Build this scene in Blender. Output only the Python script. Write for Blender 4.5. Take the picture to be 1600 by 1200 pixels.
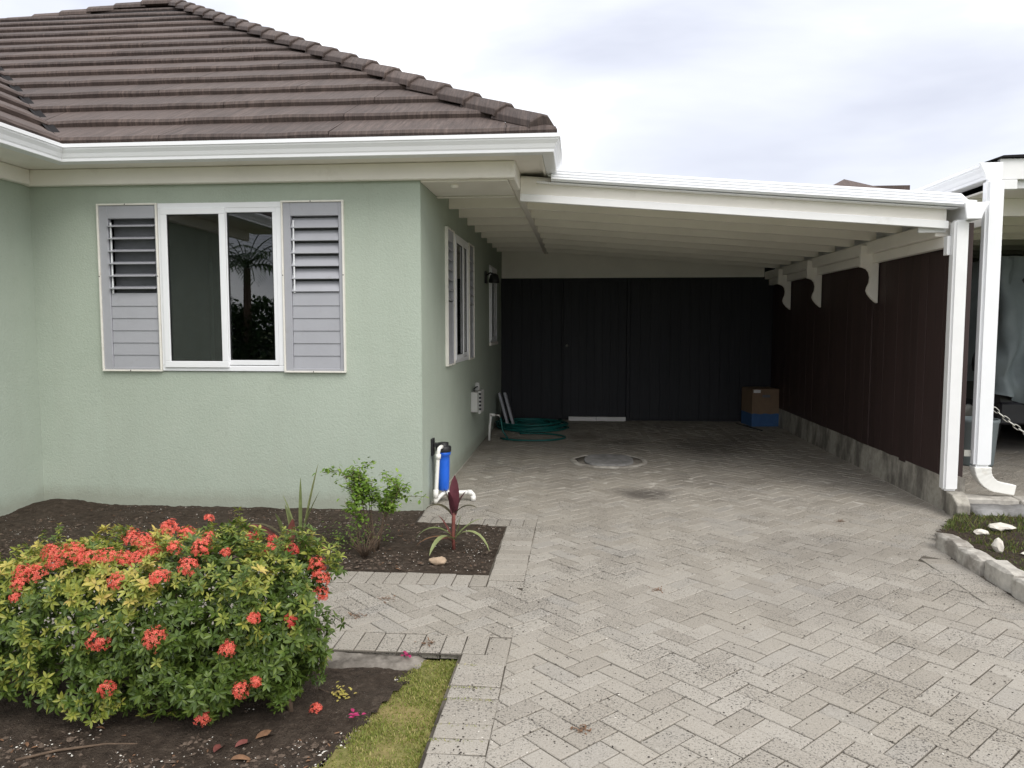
import bpy, bmesh, math, random
from mathutils import Vector, Matrix, noise
R = math.radians
random.seed(7)
sc = bpy.context.scene
for o in list(bpy.data.objects): bpy.data.objects.remove(o)
COL = sc.collection

# ------------------------------------------------------------------ camera
CH, YAW, PIT, FPX = 1.5, R(5.1), R(4.4), 1180.0
cd = bpy.data.cameras.new('camera'); cam = bpy.data.objects.new('camera', cd); COL.objects.link(cam)
cd.sensor_fit = 'HORIZONTAL'; cd.sensor_width = 36; cd.lens = 36 * FPX / 1600; cd.clip_start = .05; cd.clip_end = 2000
cam.location = (0, 0, CH); cam.rotation_euler = (R(90) - PIT, 0, YAW)
sc.camera = cam
FW = Vector((-math.sin(YAW) * math.cos(PIT), math.cos(YAW) * math.cos(PIT), -math.sin(PIT)))
RT = Vector((math.cos(YAW), math.sin(YAW), 0)); UP = RT.cross(FW)
def seen(p):                       # picture position of a point, used only to rank pieces by how large they show
    d = Vector(p) - Vector((0, 0, CH)); w = d.dot(FW)
    if w <= .1: return None
    return 800 + FPX * d.dot(RT) / w, 600 - FPX * d.dot(UP) / w

# ------------------------------------------------------------------ world, sun, exposure
SUN_EL, SUN_AZ = R(48), R(142)      # azimuth measured clockwise from +Y
wd = bpy.data.worlds.new('World'); sc.world = wd; wd.use_nodes = True
wt = wd.node_tree; wt.nodes.clear()
def wn(t, **k):
    n = wt.nodes.new(t)
    for a, b in k.items(): setattr(n, a, b)
    return n
wo = wn('ShaderNodeOutputWorld'); wb = wn('ShaderNodeBackground'); wb2 = wn('ShaderNodeBackground'); wm = wn('ShaderNodeMixShader')
sky = wn('ShaderNodeTexSky', sky_type='NISHITA', sun_disc=False, sun_elevation=SUN_EL, sun_rotation=SUN_AZ, air_density=1.2, dust_density=3.0)
tc = wn('ShaderNodeTexCoord'); mp = wn('ShaderNodeMapping'); nz = wn('ShaderNodeTexNoise'); rp = wn('ShaderNodeValToRGB')
mp.inputs['Location'].default_value = (8.8, 3.2, 6.0); mp.inputs['Scale'].default_value = (1.1, 1.1, 2.6); mp.inputs['Rotation'].default_value = (0, 0, R(17))
nz.inputs['Scale'].default_value = 1.35; nz.inputs['Detail'].default_value = 6; nz.inputs['Roughness'].default_value = .5; nz.inputs['Distortion'].default_value = .35
e = rp.color_ramp.elements
e[0].position = .31; e[0].color = (.47, .49, .57, 1); e[1].position = .56; e[1].color = (1.10, 1.10, 1.11, 1)
k_ = rp.color_ramp.elements.new(.43); k_.color = (.62, .64, .70, 1)
wt.links.new(tc.outputs['Generated'], mp.inputs['Vector']); wt.links.new(mp.outputs[0], nz.inputs['Vector']); wt.links.new(nz.outputs['Fac'], rp.inputs['Fac'])
wt.links.new(sky.outputs[0], wb.inputs['Color']); wb.inputs['Strength'].default_value = .1
wt.links.new(rp.outputs[0], wb2.inputs['Color']); wb2.inputs['Strength'].default_value = 1.0
wm.inputs[0].default_value = .93
wt.links.new(wb.outputs[0], wm.inputs[1]); wt.links.new(wb2.outputs[0], wm.inputs[2]); wt.links.new(wm.outputs[0], wo.inputs['Surface'])
sd = bpy.data.lights.new('sun', 'SUN'); sun = bpy.data.objects.new('sun', sd); COL.objects.link(sun)
sd.energy = 1.3; sd.angle = R(35); sd.color = (1, .965, .91)
sv = Vector((math.sin(SUN_AZ) * math.cos(SUN_EL), math.cos(SUN_AZ) * math.cos(SUN_EL), math.sin(SUN_EL)))
sun.rotation_euler = sv.to_track_quat('Z', 'Y').to_euler(); sun.location = sv * 60
vs = sc.view_settings; vs.view_transform = 'Standard'; vs.look = 'None'; vs.exposure = 0.72; vs.gamma = 1; vs.use_curve_mapping = False
try:
    sc.cycles.max_bounces = 8; sc.cycles.transparent_max_bounces = 12
except Exception: pass

# ------------------------------------------------------------------ material helpers
class NT:
    def __init__(s, name):
        s.m = bpy.data.materials.new(name); s.m.use_nodes = True; s.t = s.m.node_tree
        s.b = s.t.nodes['Principled BSDF']; s.out = s.t.nodes['Material Output']
    def n(s, typ, ins=None, **k):
        nd = s.t.nodes.new(typ)
        for a, b in k.items(): setattr(nd, a, b)
        for a, b in (ins or {}).items(): s.set(nd.inputs[a], b)
        return nd
    def set(s, sock, v):
        if hasattr(v, 'is_output') or isinstance(v, bpy.types.NodeSocket): s.t.links.new(v, sock)
        else: sock.default_value = v
    def pos(s, scale=(1, 1, 1), kind='world', rot=(0, 0, 0)):
        v = s.n('ShaderNodeNewGeometry').outputs['Position'] if kind == 'world' else s.n('ShaderNodeTexCoord').outputs['Object']
        return s.n('ShaderNodeMapping', {'Vector': v, 'Scale': scale, 'Rotation': rot}).outputs[0]
    def noise(s, v, scale, detail=3, rough=.55, dist=0):
        return s.n('ShaderNodeTexNoise', {'Vector': v, 'Scale': scale, 'Detail': detail, 'Roughness': rough, 'Distortion': dist}).outputs['Fac']
    def ramp(s, f, stops):
        r = s.n('ShaderNodeValToRGB', {'Fac': f}); el = r.color_ramp.elements
        while len(el) < len(stops): el.new(.5)
        for q, (p, c) in zip(el, stops):
            q.position = p; q.color = (c, c, c, 1) if isinstance(c, (int, float)) else (*c, 1)
        return r.outputs['Color']
    def mix(s, f, a, b, mode='MIX'):
        m = s.n('ShaderNodeMix', data_type='RGBA', blend_type=mode)
        for i, v in ((0, f), (6, a), (7, b)):
            if isinstance(v, tuple) and len(v) == 3: v = (*v, 1)
            s.set(m.inputs[i], v)
        return m.outputs[2]
    def math(s, op, a, b=0.0):
        m = s.n('ShaderNodeMath', operation=op); s.set(m.inputs[0], a); s.set(m.inputs[1], b); return m.outputs[0]
    def bump(s, h, strength=.3, dist=.01):
        bn = s.n('ShaderNodeBump', {'Height': h, 'Strength': strength, 'Distance': dist}); s.set(s.b.inputs['Normal'], bn.outputs[0])
    def rnd(s):
        a = s.n('ShaderNodeObjectInfo').outputs['Random']; g = s.n('ShaderNodeNewGeometry').outputs['Random Per Island']
        return s.math('FRACT', s.math('ADD', a, g))
    def fin(s, col, rough=.6, spec=.5, metal=0):
        if isinstance(col, tuple) and len(col) == 3: col = (*col, 1)
        s.set(s.b.inputs['Base Color'], col); s.set(s.b.inputs['Roughness'], rough); s.b.inputs['Specular IOR Level'].default_value = spec; s.b.inputs['Metallic'].default_value = metal
        return s.m
def simple(name, c, rough=.6, var=.12, scale=6, spec=.4, bump=.0, bscale=120, dirt=None, metal=0):
    t = NT(name); v = t.pos(); f = t.noise(v, scale, 5, .6)
    lo = tuple(x * (1 - var) for x in c); hi = tuple(min(1, x * (1 + var)) for x in c)
    col = t.ramp(f, [(.3, lo), (.7, hi)])
    if dirt:
        d = t.ramp(t.noise(v, dirt[1], 6, .65), [(dirt[2], 0.), (dirt[2] + .12, 1.)])
        col = t.mix(t.math('MULTIPLY', d, dirt[3] if len(dirt) > 3 else .5), col, dirt[0])
    if bump: t.bump(t.noise(v, bscale, 3, .6), bump, .004)
    return t.fin(col, rough, spec, metal)
M = {}
def stucco():
    t = NT('green_stucco'); v = t.pos()
    big = t.noise(v, .9, 4, .6); fine = t.noise(v, 95, 3, .6); mid = t.noise(v, 14, 4, .6)
    col = t.ramp(big, [(.3, (.380, .432, .362)), (.7, (.425, .480, .408))])
    col = t.mix(t.math('MULTIPLY', t.ramp(fine, [(.35, 1.), (.6, 0.)]), .16), col, (.30, .36, .29))
    sep = t.n('ShaderNodeSeparateXYZ', {'Vector': t.n('ShaderNodeNewGeometry').outputs['Position']})
    zz = t.math('ADD', sep.outputs['Z'], t.math('MULTIPLY', t.noise(v, 6, 4, .7), -.14))
    low = t.ramp(zz, [(0., 1.), (.10, 0.)])
    col = t.mix(t.math('MULTIPLY', low, .35), col, (.20, .17, .13))
    col = t.mix(t.math('MULTIPLY', t.ramp(t.noise(t.pos((5, 5, .5)), 1.4, 5, .65), [(.45, 0.), (.7, 1.)]), .16), col, (.33, .35, .29))
    col = t.mix(t.math('MULTIPLY', t.ramp(t.noise(v, 2.3, 6, .7), [(.5, 0.), (.68, 1.)]), .15), col, (.50, .535, .46))
    spot = t.ramp(t.noise(v, 21, 2, .5), [(.71, 0.), (.75, 1.)])
    col = t.mix(t.math('MULTIPLY', spot, .18), col, (.2, .22, .18))
    h = t.math('ADD', t.math('MULTIPLY', fine, 1.), t.math('MULTIPLY', t.noise(v, 48, 2, .5), .7))
    t.bump(h, .55, .005)
    return t.fin(col, .85, .25)
def paver_mat(name, cool):
    t = NT(name); v = t.pos(); r = t.rnd()
    c = t.ramp(r, [(0., (.262, .232, .190)), (.5, (.328, .296, .250)), (.82, (.370, .338, .290)), (1., (.292, .270, .238))])
    n1 = t.noise(v, 1.1, 5, .6)
    c = t.mix(t.math('MULTIPLY', t.ramp(n1, [(.35, 0.), (.7, 1.)]),   .5), c, (.262, .228, .170))
    g = t.noise(v, 160, 2, .6); c = t.mix(.35, c, t.ramp(g, [(.3, (.16, .15, .135)), (.7, (.45, .43, .40))]))
    # grit and specks, thicker in drifts
    drift = t.ramp(t.noise(v, 1.7, 4, .6), [(.36, .0), (.62, .10)])
    sp = t.noise(v, 105, 3, .75)
    spk = t.ramp(t.math('ADD', sp, drift), [(.63, 0.), (.67, 1.)])
    c = t.mix(t.math('MULTIPLY', spk, .85), c, (.055, .050, .045))
    wsp = t.ramp(t.noise(t.pos((1, 1, 1), rot=(0, 0, .7)), 95, 2, .6), [(.73, 0.), (.76, 1.)])
    c = t.mix(t.math('MULTIPLY', wsp, .7), c, (.62, .60, .56))
    # oil drips and damp patches with a shape of their own
    P = t.n('ShaderNodeNewGeometry').outputs['Position']
    wob = t.n('ShaderNodeTexNoise', {'Vector': v, 'Scale': 2.6, 'Detail': 5, 'Roughness': .65})
    wv = t.n('ShaderNodeVectorMath', {0: wob.outputs['Color'], 1: (-.5, -.5, -.5)}, operation='ADD')
    wv2 = t.n('ShaderNodeVectorMath', {0: wv.outputs[0], 3: .55}, operation='SCALE')
    pw = t.n('ShaderNodeVectorMath', {0: P, 1: wv2.outputs[0]}, operation='ADD').outputs[0]
    for (x, y, rx, ry, a) in ((.55, 6.80, .36, .28, .85), (.62, 9.75, .45, .28, .55), (1.65, 9.6, .75, .95, .62), (-.12, 7.0, .3, .3, .25), (1.25, 7.4, .5, .45, .3), (.1, 10.2, .3, .5, .4), (2.3, 10.3, .5, .8, .4), (1.7, 5.1, .7, .5, .22), (1.2, 4.1, .5, .4, .15)):
        q = t.n('ShaderNodeMapping', {'Vector': pw, 'Scale': (1 / rx, 1 / ry, 0), 'Location': (-x / rx, -y / ry, 0)}).outputs[0]
        d = t.n('ShaderNodeVectorMath', {0: q}, operation='LENGTH').outputs['Value']
        c = t.mix(t.math('MULTIPLY', t.ramp(d, [(.35, 1.), (1., 0.)]), a), c, (.085, .075, .065))
    h = t.math('ADD', t.math('MULTIPLY', g, .6), t.noise(v, 45, 3, .6)); t.bump(h, .5, .004)
    return t.fin(c, t.ramp(n1, [(.3, .62), (.7, .85)]), .35)
def sand_mat():
    t = NT('joint_sand'); v = t.pos(); f = t.noise(v, 1.3, 5, .65)
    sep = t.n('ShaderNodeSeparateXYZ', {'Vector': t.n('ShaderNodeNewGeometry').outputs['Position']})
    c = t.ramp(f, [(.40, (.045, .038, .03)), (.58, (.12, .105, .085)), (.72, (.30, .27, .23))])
    far_sheen = t.ramp(t.math('MULTIPLY', sep.outputs['Y'], .1), [(.55, 0.), (.66, 1.), (.82, 1.), (.98, .3)])
    c = t.mix(t.math('MULTIPLY', far_sheen, .85), c, (.52, .49, .44))  # far joints paler: their specular sheen is painted into the sand colour
    t.bump(t.noise(v, 200, 3, .6), .5, .004); return t.fin(c, .9, .2)
def soil_mat():
    t = NT('dark_soil'); v = t.pos(); f = t.noise(v, 26, 6, .7); g = t.noise(v, 3, 4, .6)
    c = t.ramp(f, [(.3, (.032, .023, .017)), (.55, (.080, .060, .045)), (.75, (.150, .117, .090))])
    c = t.mix(t.math('MULTIPLY', t.ramp(g, [(.4, 0.), (.7, 1.)]), .4), c, (.10, .08, .063))
    w = t.ramp(t.noise(v, 120, 2, .6), [(.70, 0.), (.73, 1.)]); c = t.mix(t.math('MULTIPLY', w, .6), c, (.42, .39, .34))
    t.bump(t.math('ADD', f, t.math('MULTIPLY', t.noise(v, 110, 3, .7), .7)), 1., .035); return t.fin(c, .95, .15)
def roof_mat():
    t = NT('brown_roof_shake'); v = t.pos((13, .8, .8)); r = t.rnd()
    f = t.noise(v, 3.2, 6, .7); fine = t.noise(t.pos((60, 4, 4)), 2., 3, .6); big = t.noise(t.pos(), .8, 4, .6)
    c = t.ramp(f, [(.30, (.034, .025, .023)), (.50, (.078, .057, .050)), (.70, (.165, .122, .105))])
    c = t.mix(t.math('MULTIPLY', t.ramp(big, [(.35, 0.), (.7, 1.)]), .45), c, (.060, .046, .043))
    c = t.mix(.28, c, t.ramp(r, [(0., (.045, .035, .032)), (1., (.15, .11, .094))]))
    c = t.mix(t.math('MULTIPLY', t.ramp(t.noise(t.pos(), 7, 6, .75), [(.60, 0.), (.70, 1.)]), .35), c, (.19, .165, .15))
    t.bump(t.math('ADD', f, t.math('MULTIPLY', fine, .6)), .7, .012); return t.fin(c, .72, .35)
def grain_mat(name, a, b, sc_=(14, 14, .7), rough=.6, spec=.35):
    t = NT(name); r = t.rnd(); f = t.noise(t.pos(sc_), 3, 5, .65)
    c = t.ramp(f, [(.3, a), (.72, b)]); c = t.mix(.35, c, t.ramp(r, [(0., a), (1., b)]))
    t.bump(f, .25, .004); return t.fin(c, rough, spec)
def concrete(name, c, stain=(.06, .055, .05), amt=.8, vert=True):
    t = NT(name); v = t.pos(); f = t.noise(v, 18, 5, .65)
    col = t.ramp(f, [(.3, tuple(x * .75 for x in c)), (.7, tuple(x * 1.15 for x in c))])
    s = t.noise(t.pos((2.4, 2.4, 1.0) if vert else (3, 3, 3)), 1.6, 5, .65)
    col = t.mix(t.math('MULTIPLY', t.ramp(s, [(.45, 0.), (.62, 1.)]), amt), col, stain)
    t.bump(t.noise(v, 60, 4, .7), .5, .006); return t.fin(col, .88, .25)
def leaf_mat(name, a, b, c_, trans=.25, rough=.42):
    t = NT(name); r = t.rnd(); col = t.ramp(r, [(0., a), (.55, b), (1., c_)])
    v = t.noise(t.pos(), 30, 2, .5); col = t.mix(.25, col, t.ramp(v, [(.3, tuple(x * .5 for x in b)), (.7, tuple(min(1, x * 1.4) for x in b))]))
    t.fin(col, rough, .4); tr = t.n('ShaderNodeBsdfTranslucent', {'Color': col}); mx = t.n('ShaderNodeMixShader', {0: trans})
    t.t.links.new(t.b.outputs[0], mx.inputs[1]); t.t.links.new(tr.outputs[0], mx.inputs[2]); t.t.links.new(mx.outputs[0], t.out.inputs['Surface'])
    return t.m
def glass_mat():
    t = NT('window_glass'); fr = t.n('ShaderNodeFresnel', {'IOR': 1.75}); g = t.n('ShaderNodeBsdfGlossy', {'Roughness': .0, 'Color': (1, 1, 1, 1)})
    tr = t.n('ShaderNodeBsdfTransparent', {'Color': (.55, .58, .6, 1)}); mx = t.n('ShaderNodeMixShader', {0: fr.outputs[0]})
    t.t.links.new(tr.outputs[0], mx.inputs[1]); t.t.links.new(g.outputs[0], mx.inputs[2]); t.t.links.new(mx.outputs[0], t.out.inputs['Surface'])
    return t.m
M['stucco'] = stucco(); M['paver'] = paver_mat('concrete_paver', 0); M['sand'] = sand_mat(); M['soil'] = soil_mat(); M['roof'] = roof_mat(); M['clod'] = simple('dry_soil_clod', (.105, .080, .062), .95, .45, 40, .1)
M['white'] = simple('white_paint', (.80, .80, .80), .42, .03, 5, .4, dirt=((.5, .48, .42), 3.5, .62, .25))
M['cream'] = simple('cream_paint', (.85, .815, .755), .55, .04, 3, .35, dirt=((.45, .40, .33), 2.5, .62, .25))
M['gutter'] = simple('white_gutter_metal', (.84, .85, .87), .32, .02, 4, .5, dirt=((.55, .53, .48), 5, .66, .3))
M['pvc'] = simple('white_pipe_plastic', (.80, .79, .75), .35, .04, 8, .5, dirt=((.45, .38, .28), 9, .6, .35))
M['vinyl'] = simple('white_window_vinyl', (.80, .81, .83), .35, .02, 5, .5, dirt=((.55, .48, .36), 9, .68, .3))
M['frame_cream'] = simple('cream_trim', (.74, .72, .66), .5, .06, 9, .4, dirt=((.42, .30, .18), 8, .62, .4))
M['louvre'] = simple('grey_louvre_paint', (.36, .365, .395), .5, .05, 4, .4, dirt=((.25, .24, .23), 12, .6, .3))
M['dark_back'] = simple('dark_backing', (.16, .165, .18), .8)
M['room'] = simple('dim_room_paint', (.22, .21, .20), .9)
M['glass'] = glass_mat()
M['fence'] = grain_mat('brown_fence_paint', (.034, .021, .0195), (.056, .034, .032))
M['gate'] = grain_mat('dark_gate_paint', (.0115, .0125, .0165), (.026, .0265, .031))
M['plinth'] = concrete('stained_concrete', (.40, .375, .325), (.09, .08, .07), .75)
M['block'] = concrete('kerb_concrete', (.46, .435, .39), (.14, .12, .10), .7, False)
M['haunch'] = concrete('rough_haunch_concrete', (.25, .225, .195), (.07, .06, .05), .85, False)
M['tile_grey'] = concrete('manhole_concrete', (.27, .265, .26), (.10, .095, .09), .6, False)
M['valley'] = simple('dark_valley_metal', (.02, .019, .02), .9, .1, 6, .1)
M['black'] = simple('black_plastic', (.018, .018, .02), .4)
M['blue'] = simple('blue_plastic', (.015, .12, .62), .3, .08, 6, .5)
M['hose'] = simple('green_hose_rubber', (.008, .11, .10), .45, .15)
M['card'] = simple('cardboard', (.22, .150, .095), .85, .1, 10)
M['card_blue'] = simple('cardboard_blue_print', (.05, .12, .27), .8, .12, 12)
M['paper'] = simple('paper_label', (.75, .74, .72), .7, .03)
M['elec'] = simple('grey_box_plastic', (.52, .52, .50), .5, .05)
M['tarp'] = simple('grey_tarp_fabric', (.20, .235, .245), .6, .15, 3, .4, .3, 30)
M['rubber'] = simple('tyre_rubber', (.02, .02, .02), .8)
M['car'] = simple('dark_car_paint', (.03, .03, .035), .3)
M['steel'] = simple('galvanised_steel', (.55, .54, .50), .45, .15, 30, .5, dirt=((.25, .14, .07), 30, .6, .5), metal=.7)
M['stem'] = simple('brown_bark', (.11, .075, .05), .85, .3, 30)
M['greenstem'] = simple('young_stem', (.10, .13, .05), .7, .2)
M['white_stone'] = simple('white_stone', (.66, .62, .55), .85, .15, 20, .3, .5, 60)
M['tan_stone'] = simple('tan_stone', (.36, .27, .19), .85, .2, 20, .3, .5, 60)
M['dry'] = simple('dry_leaf', (.16, .085, .045), .8, .4, 40)
M['redleaf'] = simple('red_brown_leaf', (.17, .055, .045), .6, .3, 30)
M['litter'] = simple('dark_litter', (.035, .028, .022), .9, .4, 40)
M['whitechip'] = simple('white_chip', (.62, .59, .53), .9, .2, 50)
M['leaf_g'] = leaf_mat('ixora_leaf_green', (.040, .075, .012), (.080, .130, .020), (.150, .205, .038))
M['leaf_y'] = leaf_mat('ixora_leaf_yellow_green', (.13, .18, .025), (.25, .28, .045), (.42, .40, .09))
M['leaf_yy'] = leaf_mat('ixora_leaf_yellow', (.36, .33, .06), (.52, .45, .11), (.46, .32, .10))
M['coral'] = leaf_mat('coral_petal', (.66, .075, .055), (.76, .13, .09), (.80, .25, .17), .25, .6)
M['coral_dark'] = leaf_mat('dark_red_bud', (.34, .028, .025), (.48, .05, .04), (.60, .09, .06), .15, .5)
M['shrub'] = leaf_mat('shrub_leaf', (.09, .17, .02), (.17, .28, .04), (.28, .38, .07))
M['cord_p'] = leaf_mat('purple_cordyline_leaf', (.075, .022, .032), (.13, .038, .050), (.17, .07, .065), .2)
M['cord_g'] = leaf_mat('streaked_green_leaf', (.15, .19, .07), (.25, .29, .12), (.38, .38, .20), .2)
M['cord_d'] = leaf_mat('dull_olive_leaf', (.06, .055, .035), (.10, .09, .05), (.15, .12, .07), .2)
M['pinkp'] = leaf_mat('magenta_petal', (.35, .02, .10), (.42, .03, .13), (.5, .05, .18), .2)
M['grass'] = leaf_mat('lawn_blade', (.14, .19, .03), (.25, .28, .06), (.52, .43, .19), .3, .6)
M['weed'] = leaf_mat('weed_leaf', (.06, .10, .02), (.12, .16, .035), (.22, .17, .06), .3, .6)
M['palm'] = leaf_mat('palm_leaf', (.02, .055, .012), (.04, .09, .02), (.07, .13, .03))
def lawn_base():
    t = NT('lawn_thatch'); v = t.pos(); f = t.noise(v, 30, 5, .7); g = t.noise(v, 4, 4, .6)
    c = t.ramp(f, [(.3, (.08, .085, .025)), (.7, (.22, .21, .075))]); c = t.mix(t.ramp(g, [(.4, 0.), (.7, .7)]), c, (.28, .21, .10))
    t.bump(f, .8, .01); return t.fin(c, .95, .1)
M['lawn'] = lawn_base()
M['ground'] = simple('rough_grass', (.085, .105, .035), .95, .4, 3)

# ------------------------------------------------------------------ mesh helpers
WORG = {}
class MB:
    def __init__(s): s.v = []; s.f = []; s.smooth = []
    def add(s, vs_, fs, sm=False):
        b = len(s.v); s.v += [Vector(p) for p in vs_]
        for q in fs: s.f.append([b + i for i in q]); s.smooth.append(sm)
        return s
    def box(s, x0, x1, y0, y1, z0, z1):
        return s.add([(x0, y0, z0), (x1, y0, z0), (x1, y1, z0), (x0, y1, z0), (x0, y0, z1), (x1, y0, z1), (x1, y1, z1), (x0, y1, z1)],
                     [(3, 2, 1, 0), (4, 5, 6, 7), (0, 1, 5, 4), (1, 2, 6, 5), (2, 3, 7, 6), (3, 0, 4, 7)])
    def obox(s, c, ax, ay, az):     # box from a centre and three half-axes
        c = Vector(c); ax, ay, az = Vector(ax), Vector(ay), Vector(az)
        return s.add([c + ax * i + ay * j + az * k for k in (-1, 1) for i, j in ((-1, -1), (1, -1), (1, 1), (-1, 1))],
                     [(3, 2, 1, 0), (4, 5, 6, 7), (0, 1, 5, 4), (1, 2, 6, 5), (2, 3, 7, 6), (3, 0, 4, 7)])
    def loft(s, rings, closed=True, caps=True, sm=False):
        n = len(rings[0]); vs_ = [p for r in rings for p in r]; fs = []
        for i in range(len(rings) - 1):
            for j in range(n if closed else n - 1):
                k = (j + 1) % n; fs.append((i * n + j, i * n + k, (i + 1) * n + k, (i + 1) * n + j))
        if caps and closed: fs += [tuple(range(n - 1, -1, -1)), tuple(range((len(rings) - 1) * n, len(rings) * n))]
        return s.add(vs_, fs, sm)
    def tube(s, pts, r, n=8, sm=True):
        pts = [Vector(p) for p in pts]; rings = []; prev = None
        for i, p in enumerate(pts):
            d = (pts[min(i + 1, len(pts) - 1)] - pts[max(i - 1, 0)]).normalized()
            if prev is None: a = d.orthogonal().normalized()
            else: a = (prev - d * prev.dot(d)).normalized()
            prev = a; b = d.cross(a); rr = r[i] if isinstance(r, (list, tuple)) else r
            rings.append([p + (a * math.cos(2 * math.pi * k / n) + b * math.sin(2 * math.pi * k / n)) * rr for k in range(n)])
        return s.loft(rings, True, True, sm)
    def lathe(s, prof, c, n=20, sm=True):
        c = Vector(c)
        return s.loft([[c + Vector((r * math.cos(2 * math.pi * k / n), r * math.sin(2 * math.pi * k / n), z)) for k in range(n)] for r, z in prof], True, True, sm)
    def prism(s, poly, axis, a0, a1):   # 2D polygon pushed along an axis ('x': poly in y,z; 'y': x,z; 'z': x,y)
        def P(p, a): return (a, p[0], p[1]) if axis == 'x' else (p[0], a, p[1]) if axis == 'y' else (p[0], p[1], a)
        return s.loft([[P(p, a0) for p in poly], [P(p, a1) for p in poly]])
    def build(s, name, mat, parent=None, bevel=0, label=None, cat=None, group=None, kind=None, origin=None, fixn=True, seg=1):
        lo = Vector((min(p.x for p in s.v), min(p.y for p in s.v), min(p.z for p in s.v))); hi = Vector((max(p.x for p in s.v), max(p.y for p in s.v), max(p.z for p in s.v)))
        org = Vector(origin) if origin is not None else Vector(((lo.x + hi.x) / 2, (lo.y + hi.y) / 2, lo.z))
        me = bpy.data.meshes.new(name); me.from_pydata([tuple(p - org) for p in s.v], [], s.f)
        me.polygons.foreach_set('use_smooth', s.smooth)
        if bevel or fixn:
            bm = bmesh.new(); bm.from_mesh(me)
            if fixn: bmesh.ops.recalc_face_normals(bm, faces=bm.faces)
            if bevel:
                ed = [q for q in bm.edges if len(q.link_faces) == 2 and q.calc_face_angle() > R(40)]
                bmesh.ops.bevel(bm, geom=ed, offset=bevel, segments=seg, affect='EDGES', clamp_overlap=True)
            bm.to_mesh(me); bm.free()
        me.materials.append(M[mat] if isinstance(mat, str) else mat)
        o = bpy.data.objects.new(name, me); COL.objects.link(o); WORG[o.name] = org
        if parent: o.parent = parent; o.location = org - WORG[parent.name]
        else: o.location = org
        return tag(o, label, cat, group, kind)
def tag(o, label=None, cat=None, group=None, kind=None):
    for k, v in (('label', label), ('category', cat), ('group', group), ('kind', kind)):
        if v: o[k] = v
    return o
def empty(name, loc, label, cat, group=None):
    o = bpy.data.objects.new(name, None); COL.objects.link(o); o.location = loc; o.empty_display_size = .2; WORG[o.name] = Vector(loc)
    return tag(o, label, cat, group)
def inst(src, name, parent, loc, rot=None, mat3=None):     # a copy of one object sharing its mesh
    o = src.copy(); o.name = name; COL.objects.link(o); o.parent = parent
    for k in ('label', 'category', 'group', 'kind'):
        if k in o: del o[k]
    WORG[o.name] = Vector(loc)
    off = WORG[parent.name] if parent else Vector((0, 0, 0))
    if mat3 is not None: o.matrix_basis = Matrix.Translation(Vector(loc) - off) @ mat3.to_4x4()
    else:
        o.location = Vector(loc) - off
        if rot: o.rotation_euler = rot
    return o
def mesh_proto(mb, name, mat):          # mesh data kept for sharing
    me = bpy.data.meshes.new(name); me.from_pydata([tuple(p) for p in mb.v], [], mb.f); me.polygons.foreach_set('use_smooth', mb.smooth)
    me.materials.append(M[mat]); return me
def link_mesh(me, name, parent, loc, m3=None):
    o = bpy.data.objects.new(name, me); COL.objects.link(o); WORG[o.name] = Vector(loc)
    off = WORG[parent.name] if parent else Vector((0, 0, 0))
    if parent: o.parent = parent
    o.matrix_basis = Matrix.Translation(Vector(loc) - off) @ (m3.to_4x4() if m3 is not None else Matrix())
    return o

# ------------------------------------------------------------------ ground and paving
WX, WY, FX, BY, GX = -1.25, 5.92, 2.97, 12.05, -4.5   # house side wall x, front wall y, fence x, back gate y, wing wall x
MB().add([(-300, -300, -.12), (300, -300, -.12), (300, 300, -.12), (-300, 300, -.12)], [(0, 1, 2, 3)]).build('ground', 'ground', kind='structure')
def clip(poly, hp):                     # hp: list of (nx, ny, d): keep nx*x + ny*y <= d
    for nx, ny, d in hp:
        out = []
        for i, p in enumerate(poly):
            q = poly[(i + 1) % len(poly)]; a = nx * p[0] + ny * p[1] - d; b = nx * q[0] + ny * q[1] - d
            if a <= 0: out.append(p)
            if (a < 0 < b) or (b < 0 < a):
                t = a / (a - b); out.append((p[0] + (q[0] - p[0]) * t, p[1] + (q[1] - p[1]) * t))
        poly = out
        if len(poly) < 3: return []
    return poly
def area(p): return abs(sum(p[i][0] * p[(i + 1) % len(p)][1] - p[(i + 1) % len(p)][0] * p[i][1] for i in range(len(p)))) / 2
def inset(poly, d):
    c = Vector((sum(p[0] for p in poly) / len(poly), sum(p[1] for p in poly) / len(poly)))
    n = len(poly); out = []
    s_ = 1 if sum(poly[i][0] * poly[(i + 1) % n][1] - poly[(i + 1) % n][0] * poly[i][1] for i in range(n)) > 0 else -1
    for i in range(n):
        p0, p1, p2 = Vector(poly[i - 1]), Vector(poly[i]), Vector(poly[(i + 1) % n])
        e1 = (p1 - p0); e2 = (p2 - p1)
        if e1.length < 1e-5 or e2.length < 1e-5: out.append(tuple(p1 + (c - p1).normalized() * d)); continue
        e1.normalize(); e2.normalize(); n1 = Vector((-e1.y, e1.x)) * s_; n2 = Vector((-e2.y, e2.x)) * s_
        b = n1 + n2; k = max(.35, b.dot(n1)); out.append(tuple(p1 + b * (d / k)))
    return out
def paver_geo(poly, z, h=.03, ch=.0035, tilt=(0, 0), ctr=None):
    t = inset(poly, ch); c = ctr or (0, 0)
    def zt(p, dz): return z + dz + tilt[0] * (p[0] - c[0]) + tilt[1] * (p[1] - c[1])
    n = len(poly); v = [(p[0], p[1], zt(p, 0)) for p in t] + [(p[0], p[1], zt(p, -.003)) for p in poly] + [(p[0], p[1], z - h) for p in poly]
    f = [tuple(range(n))] + [(n + i, n + (i + 1) % n, (i + 1) % n, i) for i in range(n)] + [(2 * n + i, 2 * n + (i + 1) % n, n + (i + 1) % n, n + i) for i in range(n)]
    return v, f
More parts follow.
